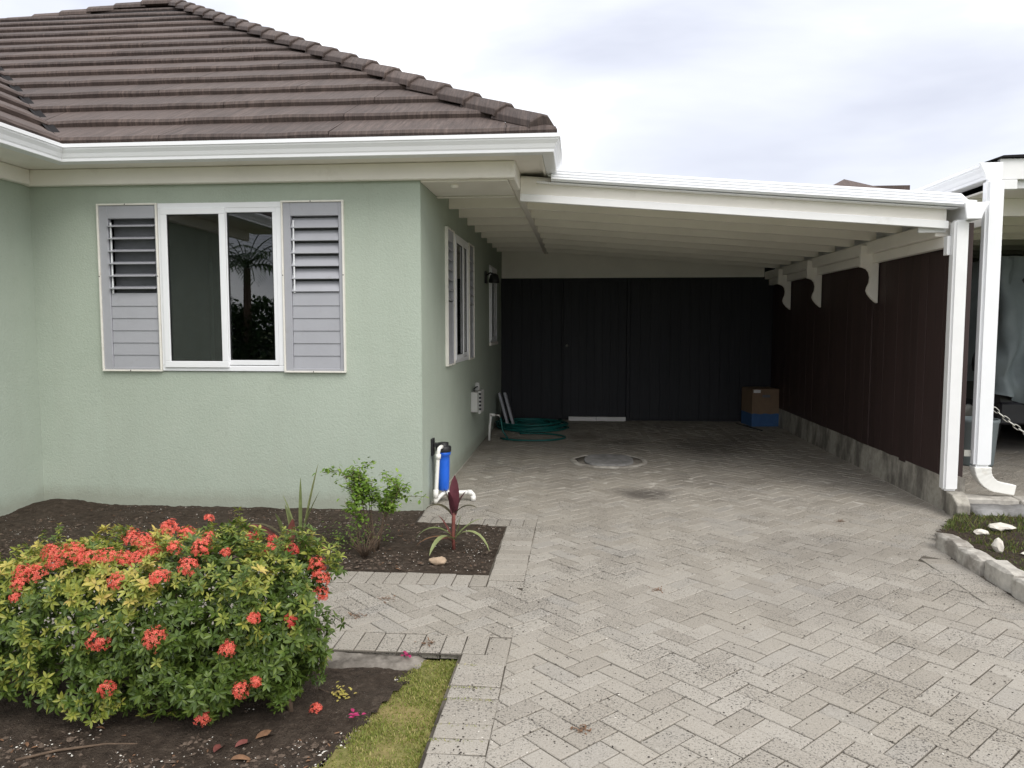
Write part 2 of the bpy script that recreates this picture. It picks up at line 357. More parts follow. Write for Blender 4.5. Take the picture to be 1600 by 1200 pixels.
def rect(cx, cy, lx, ly, rot=0):
    c, s_ = math.cos(rot), math.sin(rot)
    return [(cx + c * a - s_ * b, cy + s_ * a + c * b) for a, b in ((-lx / 2, -ly / 2), (lx / 2, -ly / 2), (lx / 2, ly / 2), (-lx / 2, ly / 2))]
GAP = .005
def herringbone(x0, x1, y0, y1, ox=0., oy=0.):
    w = .1; c = s_ = math.sqrt(.5); out = []
    N = int((max(x1 - x0, y1 - y0) * 2) / w) + 6
    for i in range(-N, N):
        for j in range(-N, N):
            t = (i - j) % 4
            if t == 0: cu, cv, a = (i + 1) * w, (j + .5) * w, 0
            elif t == 3: cu, cv, a = (i + .5) * w, (j + 1) * w, 1
            else: continue
            x = ox + c * cu - s_ * cv; y = oy + s_ * cu + c * cv
            if x0 - .2 < x < x1 + .2 and y0 - .2 < y < y1 + .2: out.append((x, y, R(45) + (R(90) if a else 0)))
    return out
PV = None
def lay(parent, items, z0, cap=300, fieldname='paver_field'):
    """items: (poly, centre, rot or None). The largest in the picture become parts, the rest one field."""
    scored = []
    for poly, c, rot in items:
        p = seen((c[0], c[1], z0)); d = math.hypot(c[0], c[1])
        vis = p is not None and -40 < p[0] < 1640 and 300 < p[1] < 1240
        scored.append((0 if vis else 1, d, poly, c, rot))
    scored.sort(key=lambda q: (q[0], q[1]))
    fld = MB(); full = {}
    for k, (nv, d, poly, c, rot) in enumerate(scored):
        rn = random.Random(int(c[0] * 977) * 31 + int(c[1] * 991)); dz = rn.uniform(-.0025, .002); tl = (rn.uniform(-.018, .018), rn.uniform(-.018, .018))
        if k < cap and not nv:
            if rot is not None:
                me = full.get('f')
                if me is None:
                    mb = MB(); mb.add(*paver_geo(rect(0, 0, .2 - GAP, .1 - GAP), 0)); me = full['f'] = mesh_proto(mb, 'paver', 'paver')
                o = link_mesh(me, 'paver', parent, (c[0], c[1], z0 + dz)); o.rotation_euler = (tl[1] * .6, tl[0] * .6, rot)
            else:
                mb = MB(); mb.add(*paver_geo(poly, z0 + dz, tilt=tl, ctr=c)); mb.build('paver', 'paver', parent, fixn=False)
        else: fld.add(*paver_geo(poly, z0 + dz, tilt=tl, ctr=c))
    if fld.v: fld.build(fieldname, 'paver', parent, kind='stuff', fixn=False)
# driveway
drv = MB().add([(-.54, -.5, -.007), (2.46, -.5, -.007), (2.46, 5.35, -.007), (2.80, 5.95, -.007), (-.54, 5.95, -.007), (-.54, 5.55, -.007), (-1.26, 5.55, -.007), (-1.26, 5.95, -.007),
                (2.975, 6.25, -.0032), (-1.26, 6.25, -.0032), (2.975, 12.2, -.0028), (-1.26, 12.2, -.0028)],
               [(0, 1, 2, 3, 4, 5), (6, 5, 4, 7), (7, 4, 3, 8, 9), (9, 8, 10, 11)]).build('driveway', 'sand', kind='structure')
XL, XR = -.315, 2.20
items = []; pitems = []
FULL = (.2 - GAP) * (.1 - GAP)
def emit(dst, p, x, y, a):
    if len(p) < 3 or area(p) < .0007: return
    fp = len(p) == 4 and abs(area(p) - FULL) < 1e-6
    dst.append((p, (x, y) if fp else (sum(q[0] for q in p) / len(p), sum(q[1] for q in p) / len(p)), a if fp else None))
for x, y, a in herringbone(-5, 3, .3, 12.1, .013, .04):
    poly = clip(rect(x, y, .2 - GAP, .1 - GAP, a), [(0, 1, BY - .02), (1, 0, FX - .008), (1, 0, XR)] if y < 5.0 else [(0, 1, BY - .02), (1, 0, FX - .008), (1.1, -.77, XR * 1.1 - 5.0 * .77)])
    if len(poly) < 3: continue
    right = clip(poly, [(-1, 0, -XL)]); left = clip(poly, [(1, 0, XL)])
    if 3.0 < y < 4.7: left = clip(left, [(0, -1, -3.535), (0, 1, 4.225)]) if len(left) > 2 else left
    elif y > 5.4: left = clip(left, [(0, -1, -5.777), (-1, 0, -WX - .012)]) if len(left) > 2 else left
    else: left = []
    if len(left) > 2 and len(right) > 2 and abs(area(left) + area(right) - area(poly)) < 1e-6: emit(items, poly, x, y, a)
    else:
        if len(right) > 2: emit(items, right, x, y, a)
        if len(left) > 2: emit(pitems if (y < 4.7 and x < -.53) else items, left, x, y, a)
def soldiers(dst, x0, x1, y0, y1, along, n=None, pitch=.1015):
    L = (x1 - x0) if along == 'x' else (y1 - y0); n = int(round(L / pitch)); st = L / n
    for i in range(n):
        j = random.uniform(-.004, .004)
        if along == 'x': c = (x0 + (i + .5) * st, (y0 + y1) / 2 + j); r = rect(c[0], c[1], st - .005, y1 - y0 - GAP, random.uniform(-.012, .012))
        else: c = ((x0 + x1) / 2 + j, y0 + (i + .5) * st); r = rect(c[0], c[1], x1 - x0 - GAP, st - .006, random.uniform(-.015, .015))
        dst.append((r, c, None))
soldiers(items, -.53, XL, .3, 3.33, 'y'); soldiers(items, -.53, XL, 4.235, 5.57, 'y')
soldiers(items, -1.235, XL, 5.57, 5.773, 'x'); soldiers(items, -.53, XL, 3.33, 3.53, 'x')
soldiers(items, XR, 2.41, .3, 5.0, 'y')
for i in range(11):   # border swinging round to the plinth
    t = (i + .5) / 11; x = 2.30 + t * .60; y = 5.05 + t * .86
    items.append((rect(x, y, .2, .098, R(55) - R(90)), (x, y), None))
lay(drv, items, 0.0)
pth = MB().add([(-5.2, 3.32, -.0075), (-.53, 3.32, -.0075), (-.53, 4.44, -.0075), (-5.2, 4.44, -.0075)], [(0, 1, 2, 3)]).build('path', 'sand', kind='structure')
soldiers(pitems, -5.1, -.53, 3.33, 3.53, 'x'); soldiers(pitems, -5.1, -.53, 4.23, 4.43, 'x')
lay(pth, pitems, 0.0, 200)

def patch(name, poly, mat, z, amp, step=.035, nsc=6, kind='structure', edge=None, mound=None):
    xs = [p[0] for p in poly]; ys = [p[1] for p in poly]; mb = MB(); idx = {}
    nx = int((max(xs) - min(xs)) / step) + 1; ny = int((max(ys) - min(ys)) / step) + 1
    def inside(x, y):
        c = False
        for i in range(len(poly)):
            (x1, y1), (x2, y2) = poly[i], poly[i - 1]
            if (y1 > y) != (y2 > y) and x < (x2 - x1) * (y - y1) / (y2 - y1) + x1: c = not c
        return c
    V, F = [], []
    for j in range(ny + 1):
        for i in range(nx + 1):
            x = min(xs) + (max(xs) - min(xs)) * i / nx; y = min(ys) + (max(ys) - min(ys)) * j / ny
            h = amp * (noise.noise((x * nsc, y * nsc, z * 9)) + .6 * noise.noise((x * nsc * 3.1, y * nsc * 3.1, 4)) + .35 * noise.noise((x * nsc * 8, y * nsc * 8, 9)))
            if mound: h += mound(x, y)
            idx[(i, j)] = len(V); V.append((x, y, z + h))
    for j in range(ny):
        for i in range(nx):
            x = min(xs) + (max(xs) - min(xs)) * (i + .5) / nx; y = min(ys) + (max(ys) - min(ys)) * (j + .5) / ny
            if inside(x, y): F.append((idx[(i, j)], idx[(i + 1, j)], idx[(i + 1, j + 1)], idx[(i, j + 1)]))
    used = sorted({q for f in F for q in f}); re = {o_: n_ for n_, o_ in enumerate(used)}
    mb.add([V[q] for q in used], [tuple(re[q] for q in f) for f in F], True)
    return mb.build(name, mat, kind=kind, fixn=False)
patch('wall_flower_bed', [(-5.3, 4.42), (-.535, 4.42), (-.535, 5.565), (-1.24, 5.565), (-1.24, 5.95), (-4.55, 5.95), (-4.55, 4.42)], 'soil', -.012, .013, step=.022,
      mound=lambda x, y: .02 * max(0, min(1, (y - 4.5) * 3)) * max(0, min(1, (-.62 - x) * 6)) + (.05 * math.exp(-((x + 4.3) ** 2 + (y - 5.8) ** 2) / .06)))
def lawn_edge(y): return -.74 - .12 * max(0, 3.1 - y) - .28 * max(0, 2.75 - y) ** 1.3
patch('hedge_flower_bed', [(-5, .2), (-1.9, .2), (-1.5, 1.6), (-1.02, 2.2), (-.90, 2.45), (-.80, 2.8), (-.72, 3.12), (-.75, 3.34), (-5, 3.34)], 'soil', -.045, .014, step=.022,
      mound=lambda x, y: .02 * math.exp(-((y - 2.9) ** 2) / .2))
LAWN = [(-2.1, .2), (-.53, .2), (-.53, 3.325), (-.70, 3.325), (-.76, 3.15), (-.80, 2.85), (-.88, 2.5), (-1.0, 2.25), (-1.45, 1.65)]
patch('lawn', LAWN, 'lawn', -.035, .004, kind='structure')
HP = [(-3.2, 3.335)] + [(-3.2 + i * .08, 3.17 + .03 * noise.noise((i * .7, 2, 0))) for i in range(31)] + [(-.74, 3.21), (-.66, 3.28), (-.66, 3.335)]
patch('concrete_haunch', HP, 'haunch', -.018, .009, step=.012, nsc=14, mound=lambda x, y: -.045 * max(0., min(1., (3.235 - y) / .06)) - .03 * max(0., min(1., (x + .74) / .06)))
# lawn blades
def in_poly(poly, x, y):
    c = False
    for i in range(len(poly)):
        (x1, y1), (x2, y2) = poly[i], poly[i - 1]
        if (y1 > y) != (y2 > y) and x < (x2 - x1) * (y - y1) / (y2 - y1) + x1: c = not c
    return c
def blades(mb, x, y, z, h, w=.0022):
    a = random.uniform(0, 6.283); ln = random.uniform(.2, 1.1) * h; b = random.uniform(0, 6.283)
    dx, dy = math.cos(a) * w, math.sin(a) * w; tx, ty = math.cos(b) * ln, math.sin(b) * ln
    mb.add([(x - dx, y - dy, z), (x + dx, y + dy, z), (x + tx * .45 + dx * .8, y + ty * .45 + dy * .8, z + h * .65), (x + tx * .45 - dx * .8, y + ty * .45 - dy * .8, z + h * .65), (x + tx, y + ty, z + h)],
           [(0, 1, 2, 3), (3, 2, 4)])
gb = MB(); n = 0
while n < 26000:
    x = random.uniform(-1.5, -.525); y = random.uniform(1.5, 3.33)
    if not in_poly(LAWN, x + random.gauss(0, .012), y): continue
    n += 1
    dens = noise.noise((x * 5, y * 5, 2))
    if dens < -.15 and random.random() < .6: continue
    blades(gb, x, y, -.036, random.uniform(.006, .016) * (1.2 if dens > .1 else .8))
for i in range(700):  # blades and moss between the border pavers
    k = random.choice((0, 1, 1, 2, 3)); jy = 2.10 + .1011 * random.choice((3, 5, 6, 8, 9, 11))
    x = random.uniform(-.55, -.33); blades(gb, x, jy + random.gauss(0, .004), -.01, random.uniform(.006, .016))
gb.build('lawn_grass', 'grass', label='short green and straw coloured grass beside the paver border', cat='grass', kind='stuff', fixn=False)

# ------------------------------------------------------------------ the house
house = empty('house', (-3, 8, 0), 'pale green rendered house with brown tiled hip roof and white gutters', 'house')
WT = 2.76
w = MB()   # front wall round its window opening
A0, A1, Z0, Z1 = -3.915, -1.862, 1.128, 2.487
w.box(GX, A0, WY, WY + .15, -.1, WT).box(A1, WX, WY, WY + .15, -.1, WT).box(A0, A1, WY, WY + .15, -.1, Z0).box(A0, A1, WY, WY + .15, Z1, WT)
w.build('front_wall', 'stucco', house)
w = MB(); S = [(7.0, 8.78, 1.12, 2.42), (10.45, 11.3, 1.27, 2.34)]; ys = [WY + .15, 7.0, 8.78, 10.45, 11.3, 13.9]
for i in range(5):
    a, b = ys[i], ys[i + 1]
    if i in (1, 3):
        z0, z1 = S[i // 2][2:]; w.box(WX - .15, WX, a, b, -.1, z0).box(WX - .15, WX, a, b, z1, WT)
    else: w.box(WX - .15, WX, a, b, -.1, WT)
w.build('side_wall', 'stucco', house)
MB().box(GX - .15, GX, 2.45, WY + .1, -.1, WT).build('wing_side_wall', 'stucco', house)
MB().box(-9.5, GX - .15, 2.45, 2.6, -.1, WT).build('wing_front_wall', 'stucco', house)
MB().box(-9.5, WX, 13.9, 14.05, -.1, WT).build('back_wall', 'stucco', house)
MB().box(-9.65, -9.5, 2.45, 14.05, -.1, WT).build('far_wall', 'stucco', house)
MB().box(-4.6, WX - .16, 9.2, 9.3, 0, 2.7).box(-9.5, WX - .16, 6.08, 13.9, -.05, 0).box(-4.75, -4.65, 6.1, 9.2, 0, 2.7).build('room_partition', 'room', house)
MB().box(-9.5, WX - .16, 6.08, 13.89, 2.70, 2.72).build('room_ceiling', 'room', house)

# windows, in a local frame: a along the wall, o outward
def frame_front(a0, a1, o0, o1, z0, z1): return (a0, a1, WY - o1, WY - o0, z0, z1)
def frame_side(a0, a1, o0, o1, z0, z1): return (WX + o0, WX + o1, a0, a1, z0, z1)
def window(fr, a0, a1, z0, z1, side):
    m = MB(); B = lambda *q: m.box(*fr(*q))
    t = .045
    B(a0, a1, -.06, .018, z0, z0 + t); B(a0, a1, -.06, .018, z1 - t, z1); B(a0, a0 + t, -.06, .018, z0 + t, z1 - t); B(a1 - t, a1, -.06, .018, z0 + t, z1 - t)
    win = m.build('window', 'vinyl', house, bevel=.004)
    mid = a0 + (a1 - a0) * .535
    for k, (s0, s1, off) in enumerate(((a0 + .03, mid + .02, .022), (mid - .015, a1 - t + .01, .002))):
        m = MB(); g = .052 if k == 0 else .04; zz0, zz1 = z0 + .03 + (.02 if k else 0), z1 - .04
        for q in ((s0, s1, zz0, zz0 + g), (s0, s1, zz1 - g, zz1), (s0, s0 + g, zz0 + g, zz1 - g), (s1 - g, s1, zz0 + g, zz1 - g)):
            m.box(*fr(q[0], q[1], off - .02, off + .012, q[2], q[3]))
        m.build('sash', 'vinyl', win, bevel=.003)
        m = MB(); m.box(*fr(s0 + g - .005, s1 - g + .005, off - .008, off - .003, zz0 + g - .005, zz1 - g + .005)); m.build('pane', 'glass', win)
        m = MB()      # black glazing gasket
        gg = .006
        for q in ((s0 + g, s1 - g, zz0 + g, zz0 + g + gg), (s0 + g, s1 - g, zz1 - g - gg, zz1 - g), (s0 + g, s0 + g + gg, zz0 + g + gg, zz1 - g - gg), (s1 - g - gg, s1 - g, zz0 + g + gg, zz1 - g - gg)):
            m.box(*fr(q[0], q[1], off - .002, off + .003, q[2], q[3]))
        m.build('gasket', 'black', win)
    return win
def shutter(fr, a0, a1, z0, z1, lst, rst, tilt_open, lean=0., out=.03):
    m = MB(); t = .014
    for q in ((a0, a1, z0, z0 + t), (a0, a1, z1 - t, z1), (a0, a0 + t, z0 + t, z1 - t), (a1 - t, a1, z0 + t, z1 - t)): m.box(*fr(q[0], q[1], -.03, out, q[2], q[3]))
    sh = m.build('window_shutter', 'frame_cream', house, bevel=.002)
    m = MB(); b0, b1, y0, y1 = a0 + t, a1 - t, z0 + t, z1 - t
    m.box(*fr(b0, b0 + lst, -.03, out - .012, y0, y1)).box(*fr(b1 - rst, b1, -.03, out - .012, y0, y1)).box(*fr(b0 + lst, b1 - rst, -.03, out - .012, y1 - .105, y1)).box(*fr(b0 + lst, b1 - rst, -.03, out - .012, y0, y0 + .02))
    m.build('louvre_frame', 'louvre', sh, bevel=.003)
    m = MB(); m.box(*fr(b0 + lst - .003, b1 - rst + .003, -.075, -.07, y0, y1)); m.build('backing', 'dark_back', sh)
    n = 12; zt = y1 - .108; zb = y0 + .022; p = (zt - zb) / n
    for i in range(n):
        zc = zt - (i + .5) * p; ang = R(tilt_open) if i < 6 else R(86)     # angle of the blade up from horizontal
        hw = p * .5 * 1.06 if i >= 6 else p * .5
        rise, run = math.sin(ang) * hw, math.cos(ang) * hw; oc = out - .026
        # blade: outer edge low, inner edge high
        th = .0045; A = (b0 + lst + .002, b1 - rst - .002); prof = []
        for s_ in (-1, 1):
            o_, z_ = oc - s_ * run - (.0 if i >= 6 else .012), zc + s_ * rise
            nx, nz = math.sin(ang) * th, math.cos(ang) * th
            prof.append(((o_ + nx, z_ + nz), (o_ - nx, z_ - nz)))
        ring = [prof[0][0], prof[1][0], prof[1][1], prof[0][1]]
        def W(a, o_, z_):
            q = fr(a, a, o_, o_, z_, z_); return (q[0], q[2], q[4])
        mm = MB(); mm.loft([[W(a, *r_) for r_ in ring] for a in A]); mm.build('slat', 'louvre', sh, bevel=.0015)
    if lst > .05:
        m = MB(); m.box(*fr(b0 + lst + .018, b0 + lst + .028, out - .02, out - .012, zb + 6 * p, zt - .03)); m.build('tilt_rod', 'vinyl', sh)
    m = MB()
    for q in ((a0 + (a1 - a0) * .48, z1 - .007), (a0 + (a1 - a0) * .48, z0 + .007), (a1 - .007, z0 + (z1 - z0) * .57), (a0 + .007, z0 + (z1 - z0) * .57)):
        m.box(*fr(q[0] - .004, q[0] + .004, out, out + .0015, q[1] - .004, q[1] + .004))
    m.build('screws', 'valley', sh)
window(frame_front, -3.40, -2.372, Z0 + .004, Z1 - .002, 0)
shutter(frame_front, A0, -3.402, Z0, Z1, .075, .012, 14)
shutter(frame_front, -2.37, A1, Z0 - .003, Z1 + .003, .06, .03, 57)
window(frame_side, 7.40, 8.38, 1.125, 2.415, 1)
shutter(frame_side, 7.0, 7.395, 1.12, 2.42, .05, .03, 45)
shutter(frame_side, 8.385, 8.78, 1.12, 2.42, .05, .03, 45)
window(frame_side, 10.45, 11.3, 1.27, 2.34, 1)
MB().box(WX, WX + .03, 10.42, 11.33, 1.225, 1.268).build('window_sill', 'cream', house, bevel=.004)

# gutter and eaves
def sweep(path, prof, closed_prof=True):     # prof: (outward, z); path corners mitred, outward = right-hand side of travel
    rings = []; P = [Vector(p) for p in path]
    for i, p in enumerate(P):
        d0 = (P[i] - P[i - 1]).normalized() if i else (P[1] - P[0]).normalized(); d1 = (P[i + 1] - P[i]).normalized() if i < len(P) - 1 else d0
        n0 = Vector((d0.y, -d0.x, 0)); n1 = Vector((d1.y, -d1.x, 0)); b = n0 + n1; b = b / max(.2, b.dot(n0))
        rings.append([Vector((p.x, p.y, 0)) + b * o_ + Vector((0, 0, p.z + z_)) for o_, z_ in prof])
    return rings
KG = [(0, 0), (.078, 0), (.086, .004), (.088, .024), (.094, .034), (.104, .060), (.122, .086), (.124, .096), (.132, .099), (.132, .126), (.122, .127), (.120, .100), (.100, .066), (.084, .036), (.078, .012), (.008, .012), (.008, .127), (0, .127)]
# path runs along the back of the gutter: down the wing, along the front, back along the side
gm = MB(); gm.loft(sweep([(GX + .45, 1.6, 2.752), (GX + .45, 5.66, 2.752), (-.28, 5.66, 2.752), (-.28, 12.4, 2.712)], KG)); gm.build('gutter', 'gutter', house)
fb = MB(); fb.loft(sweep([(GX + .425, 1.6, 2.755), (GX + .425, 5.685, 2.755), (-.305, 5.685, 2.755), (-.305, 12.4, 2.715)], [(0, 0), (.022, 0), (.022, .13), (0, .13)])); fb.build('fascia_board', 'cream', house)
sf = MB()
sf.box(GX, GX + .424, 1.6, 5.686, 2.762, 2.772).box(GX, -.306, 5.687, 5.93, 2.762, 2.772).box(WX, -.306, 5.931, 12.05, 2.775, 2.785); sf.build('soffit', 'cream', house)
bm_ = MB(); bm_.box(GX + .001, -.50, 5.855, 5.918, 2.632, 2.760); bm_.build('eave_beam', 'cream', house, bevel=.006)
MB().box(GX + .001, GX + .06, 1.9, 5.853, 2.637, 2.760).build('wing_eave_beam', 'cream', house, bevel=.006)
MB().box(-.56, -.502, 5.92, 12.04, 2.628, 2.772).build('side_eave_beam', 'cream', house, bevel=.006)
MB().box(WX + .002, -.562, 5.92, 6.56, 2.620, 2.64).build('eave_end_panel', 'cream', house, bevel=.004)
RY = [6.62 + .6 * i for i in range(9)]
for y in RY: MB().box(WX + .002, -.563, y - .022, y + .022, 2.612, 2.774).build('eave_rafter', 'cream', house, bevel=.003)
d_ = MB(); d_.lathe([(.001, 2.598), (.03, 2.602), (.036, 2.615), (.036, 2.632)], (-1.0, 6.05, -.006), 14); d_.build('eave_light_base', 'cream', house)

# roof: one face = courses of shake panels; origin at the eave line, A along it, Rn inward
PITCH = .583; G = .42; TH = math.atan(PITCH)
roof = MB()
ez = 2.885
AP = Vector((-6.33, 11.70, ez + 6.1 * PITCH + .05))
ea = Vector((-.22, 5.60, ez)); eb = Vector((-3.985, 5.60, ez))
roof.add([ea, AP, (-9.6, 11.2, AP.z - .285), (-9.6, 11.2, AP.z - .30), (-.22, 14.4, ez), (-6.33, 14.4, AP.z), eb, (-3.985, 1.3, ez), (-9.6, 1.3, ez + 5.6 * PITCH)],
         [(0, 4, 5, 1), (0, 1, 3, 6), (6, 3, 8, 7)])
for v_ in roof.v: v_.z -= .03
roof.add([(-6.33, 14.4, AP.z - .03), AP - Vector((0, 0, .03)), (-9.6, 11.2, AP.z - .33), (-9.6, 14.4, AP.z - .33)], [(0, 1, 2, 3)])
roof = roof.build('roof', 'valley', house)
def course_face(O, A, Rn, ncourse, lo, hi, plen=1.32):
    up = Vector((0, 0, 1)); nrm = (up - Rn * PITCH).normalized()
    for k in range(ncourse):
        r0, r1 = k * G, (k + 1) * G
        L0 = min(lo(r0), lo(r1)); H0 = max(hi(r0), hi(r1))
        if H0 - L0 < .03: continue
        x = L0 - random.uniform(0, plen * .8)
        while x < H0:
            xa, xb = x, x + plen - .004; x += plen
            if xb <= L0 + .02 or xa >= H0: continue
            a0, a1 = max(xa, L0), min(xb, H0); n = max(2, int((a1 - a0) / .11)); rings = []
            hh = random.uniform(-.002, .003); sg = random.uniform(-.006, .006)
            for i in range(n + 1):
                a = a0 + (a1 - a0) * i / n; wv = .012 * noise.noise((a * 3.3, k * 3.7, A.x)) + .006 * noise.noise((a * 15, k * 5.1, 3))
                lift = .052 + .008 * noise.noise((a * 1.9, k * 2.3, 8)) + hh
                ring = []
                for u, h in ((r1 + .02, .002), (r0 + .06, lift * .86), (r0 + .012 + wv, lift), (r0 - .010 + wv, lift - .016), (r0 - .012 + wv + sg * .2, -.004)):
                    aa = min(max(a, lo(max(u, 0))), hi(max(u, 0)))
                    ring.append(O + A * aa + Rn * u + up * (PITCH * u) + nrm * h)
                rings.append(ring)
            mb = MB(); mb.loft(rings, False, False); mb.build('tile_panel', 'roof', roof, fixn=False)
            for face in ():
                pass
topline = lambda a: 14.55      # courses up the front slope
def ridge_r(a):                # run at which the upper edge lies, left of the apex it dips gently
    return 6.1 - (max(0, -6.33 - a)) * .16
def lo_front(r): return max(-9.4, -3.985 - r if r < 5.4 else -9.4)
def lo_f(r):
    l = -3.985 - r + .012
    if r > 5.57: l = max(l, -6.33 - (6.1 - r) / .16 if r < 6.1 else -6.33)
    return max(-9.55, l)
course_face(Vector((0, 5.60, ez)), Vector((1, 0, 0)), Vector((0, 1, 0)), 15, lo_f, lambda r: -.22 - min(r, 6.1) + .05)
course_face(Vector((-3.985, 0, ez)), Vector((0, 1, 0)), Vector((-1, 0, 0)), 9, lambda r: 1.3, lambda r: 5.60 + r - .012)
def caps(P0, P1, n, wid=.115, sides=None):       # angular hip caps, each upper one lapping the one below
    P0, P1 = Vector(P0), Vector(P1); d = (P1 - P0).normalized(); s_ = d.cross(Vector((0, 0, 1))).normalized(); u = s_.cross(d); L = (P1 - P0).length / n
    for i in range(n):
        a = P0 + d * (L * i - .02); b = P0 + d * (L * (i + 1) + .035); rings = []
        for p, lift, ww in ((a, .058, wid * 1.08), (a + d * .02, .066, wid * 1.08), (b, .034, wid * .92)):
            rings.append([p - s_ * ww + u * (lift - .10), p - s_ * ww * .96 + u * (lift - .052), p - s_ * .03 + u * (lift + .012), p + s_ * .03 + u * (lift + .012), p + s_ * ww * .96 + u * (lift - .052), p + s_ * ww + u * (lift - .10)])
        mb = MB(); mb.loft(rings); mb.build('hip_cap', 'roof', roof, bevel=.004)
caps(ea + Vector((-.07, .07, .085)), AP + Vector((0, 0, .04)), 21, .118)
caps((-9.6, 11.18, AP.z - .52 + .05), AP + Vector((-.05, -.01, .05)), 8)
vm = MB(); vs0 = Vector((-3.985, 5.60, ez + .03)); vs1 = vs0 + Vector((-5.4, 5.4, 5.4 * PITCH)); sd_ = Vector((.03, .03, 0)); vm.loft([[p - sd_ + Vector((0, 0, .02)), p, p + sd_ + Vector((0, 0, .02))] for p in (vs0, vs1)], False, False); vm.build('valley_flashing', 'valley', roof)

# ------------------------------------------------------------------ the carport
carport = empty('carport', (.9, 9, 0), 'white lean-to carport roof with rafters, front gutter edging and white box post', 'carport')
def cz(x): return 2.60 - (x + .5) * (.265 / 3.4)        # underside of the rafters
FY = 6.36
for y in RY:
    x0, x1 = -.50, 2.90
    m = MB(); m.loft([[(x, y - .022, cz(x)), (x, y + .022, cz(x)), (x, y + .022, cz(x) + .125), (x, y - .022, cz(x) + .125)] for x in (x0, x1)]); m.build('rafter', 'cream', carport, bevel=.003)
m = MB(); m.loft([[(x, FY + .05, cz(x) + .127), (x, BY + .1, cz(x) + .127), (x, BY + .1, cz(x) + .15), (x, FY + .05, cz(x) + .15)] for x in (-.499, 3.05)]); m.build('ceiling_sheet', 'cream', carport)
m = MB(); m.loft([[(x, FY - .001, cz(x) + .152), (x, BY + .3, cz(x) + .152), (x, BY + .3, cz(x) + .172), (x, FY - .001, cz(x) + .172)] for x in (-.27, 3.12)]); m.build('roof_sheet', 'gutter', carport)
# lower fascia board, drip moulding, ribbed edge capping
def front_strip(name, prof, mat, x0, x1, bev=0):
    m = MB(); m.loft([[(x, y, cz(x) + z) for y, z in prof] for x in (x0, x1)]); return m.build(name, mat, carport, bevel=bev)
front_strip('front_fascia', [(FY - .022, -.068), (FY + .012, -.068), (FY + .012, -.006), (FY - .022, -.006)], 'white', -.499, 2.905, .004)
front_strip('recess_board', [(FY + .013, -.03), (FY + .035, -.03), (FY + .035, .128), (FY + .013, .128)], 'cream', -.499, 2.90)
front_strip('drip_moulding', [(FY + .0125, .088), (FY - .06, .088), (FY - .06, .096), (FY + .0125, .100)], 'gutter', -.36, 2.95, .002)
rib = [(FY - .002, .101), (FY - .085, .101), (FY - .092, .108)]
for i in range(4):
    y = FY - .088 + .018 * i; z = .108 + .026 * i; rib += [(y, z + .002), (y - .012, z + .008), (y - .010, z + .019), (y + .008, z + .023)]
rib += [(FY - .01, .216), (FY - .002, .216)]
front_strip('ribbed_edge', rib, 'gutter', -.24, 2.985)
m = MB(); m.loft([[(2.985 + dx, y, cz(2.98) + z * s_ + o_) for y, z in ((FY - .002, .10), (FY - .08, .11), (FY - .02, .216), (FY - .002, .216))] for dx, s_, o_ in ((0.001, 1, 0), (.09, .72, -.02))]); m.build('edge_end', 'gutter', carport)
# side beam, wall plates, brackets
MB().box(2.84, 2.965, 6.42, 12.04, 2.215, 2.33).build('side_beam', 'cream', carport, bevel=.006)
MB().box(2.90, 2.966, 6.40, 12.03, 2.125, 2.213).build('wall_plate', 'cream', carport, bevel=.004)
MB().box(2.70, 2.91, 6.392, 6.418, 2.245, 2.31).build('beam_end_plate', 'white', carport, bevel=.003)
br = [(0, 0)]
br = [(2.964, 2.30), (2.964, 1.725), (2.945, 1.735), (2.905, 1.77), (2.870, 1.815), (2.855, 1.85), (2.862, 1.885), (2.882, 1.93), (2.888, 1.985), (2.876, 2.035), (2.850, 2.066), (2.812, 2.082), (2.785, 2.085), (2.785, 2.30)]
for y in (7.9, 9.68, 11.04): MB().prism(br, 'y', y - .026, y + .026).build('bracket', 'cream', carport, bevel=.005)
# box post and side gutter
MB().box(2.925, 3.035, 6.275, 6.37, .175, 2.33).build('box_post', 'white', carport, bevel=.016, seg=3)
MB().box(2.895, 2.924, 6.33, 6.39, 2.06, 2.21).build('post_cleat', 'white', carport, bevel=.003)
m = MB(); m.loft(sweep([(3.00, 6.22, 2.325), (3.00, 12.3, 2.325)], [(o_ * 1.08, z_ * 1.08) for o_, z_ in KG])); m.build('side_gutter', 'gutter', carport)
m = MB(); m.prism([(2.955, 2.452), (3.135, 2.452), (3.128, 2.425), (3.10, 2.37), (3.085, 2.325), (2.975, 2.325)], 'y', 6.205, 6.222); m.build('gutter_end_cap', 'gutter', carport, bevel=.003)
MB().box(-1.24, 2.83, 12.02, 12.06, 2.252, 2.70).build('back_infill_board', 'cream', carport, bevel=.003)

# back gate
gate = empty('gate', (.8, BY, 0), 'dark painted board gate closing the back of the carport', 'gate')
def boards(parent, xs0, xs1, yf, z0, z1, pitch, mat='gate'):
    n = max(1, int(round((xs1 - xs0) / pitch))); st = (xs1 - xs0) / n
    for i in range(n):
        dy = random.uniform(-.004, .004)
        MB().box(xs0 + i * st + .0006, xs0 + (i + 1) * st - .0006, yf + dy * .4, yf + .022 + dy * .4, z0, z1).build('board', mat, parent, bevel=.0012)
boards(gate, -1.245, -.285, BY, .03, 2.25, .16); boards(gate, -.255, .735, BY - .012, .06, 2.20, .124); boards(gate, .80, 2.96, BY, .03, 2.25, .155)
MB().box(.742, .795, BY - .03, BY + .03, .0, 2.25).build('gate_post', 'gate', gate, bevel=.004)
MB().box(-.283, -.258, BY - .02, BY + .02, .02, 2.25).build('gate_stile', 'gate', gate, bevel=.003)
MB().box(-.254, .74, BY - .02, BY + .01, 2.202, 2.249).build('door_head', 'gate', gate)
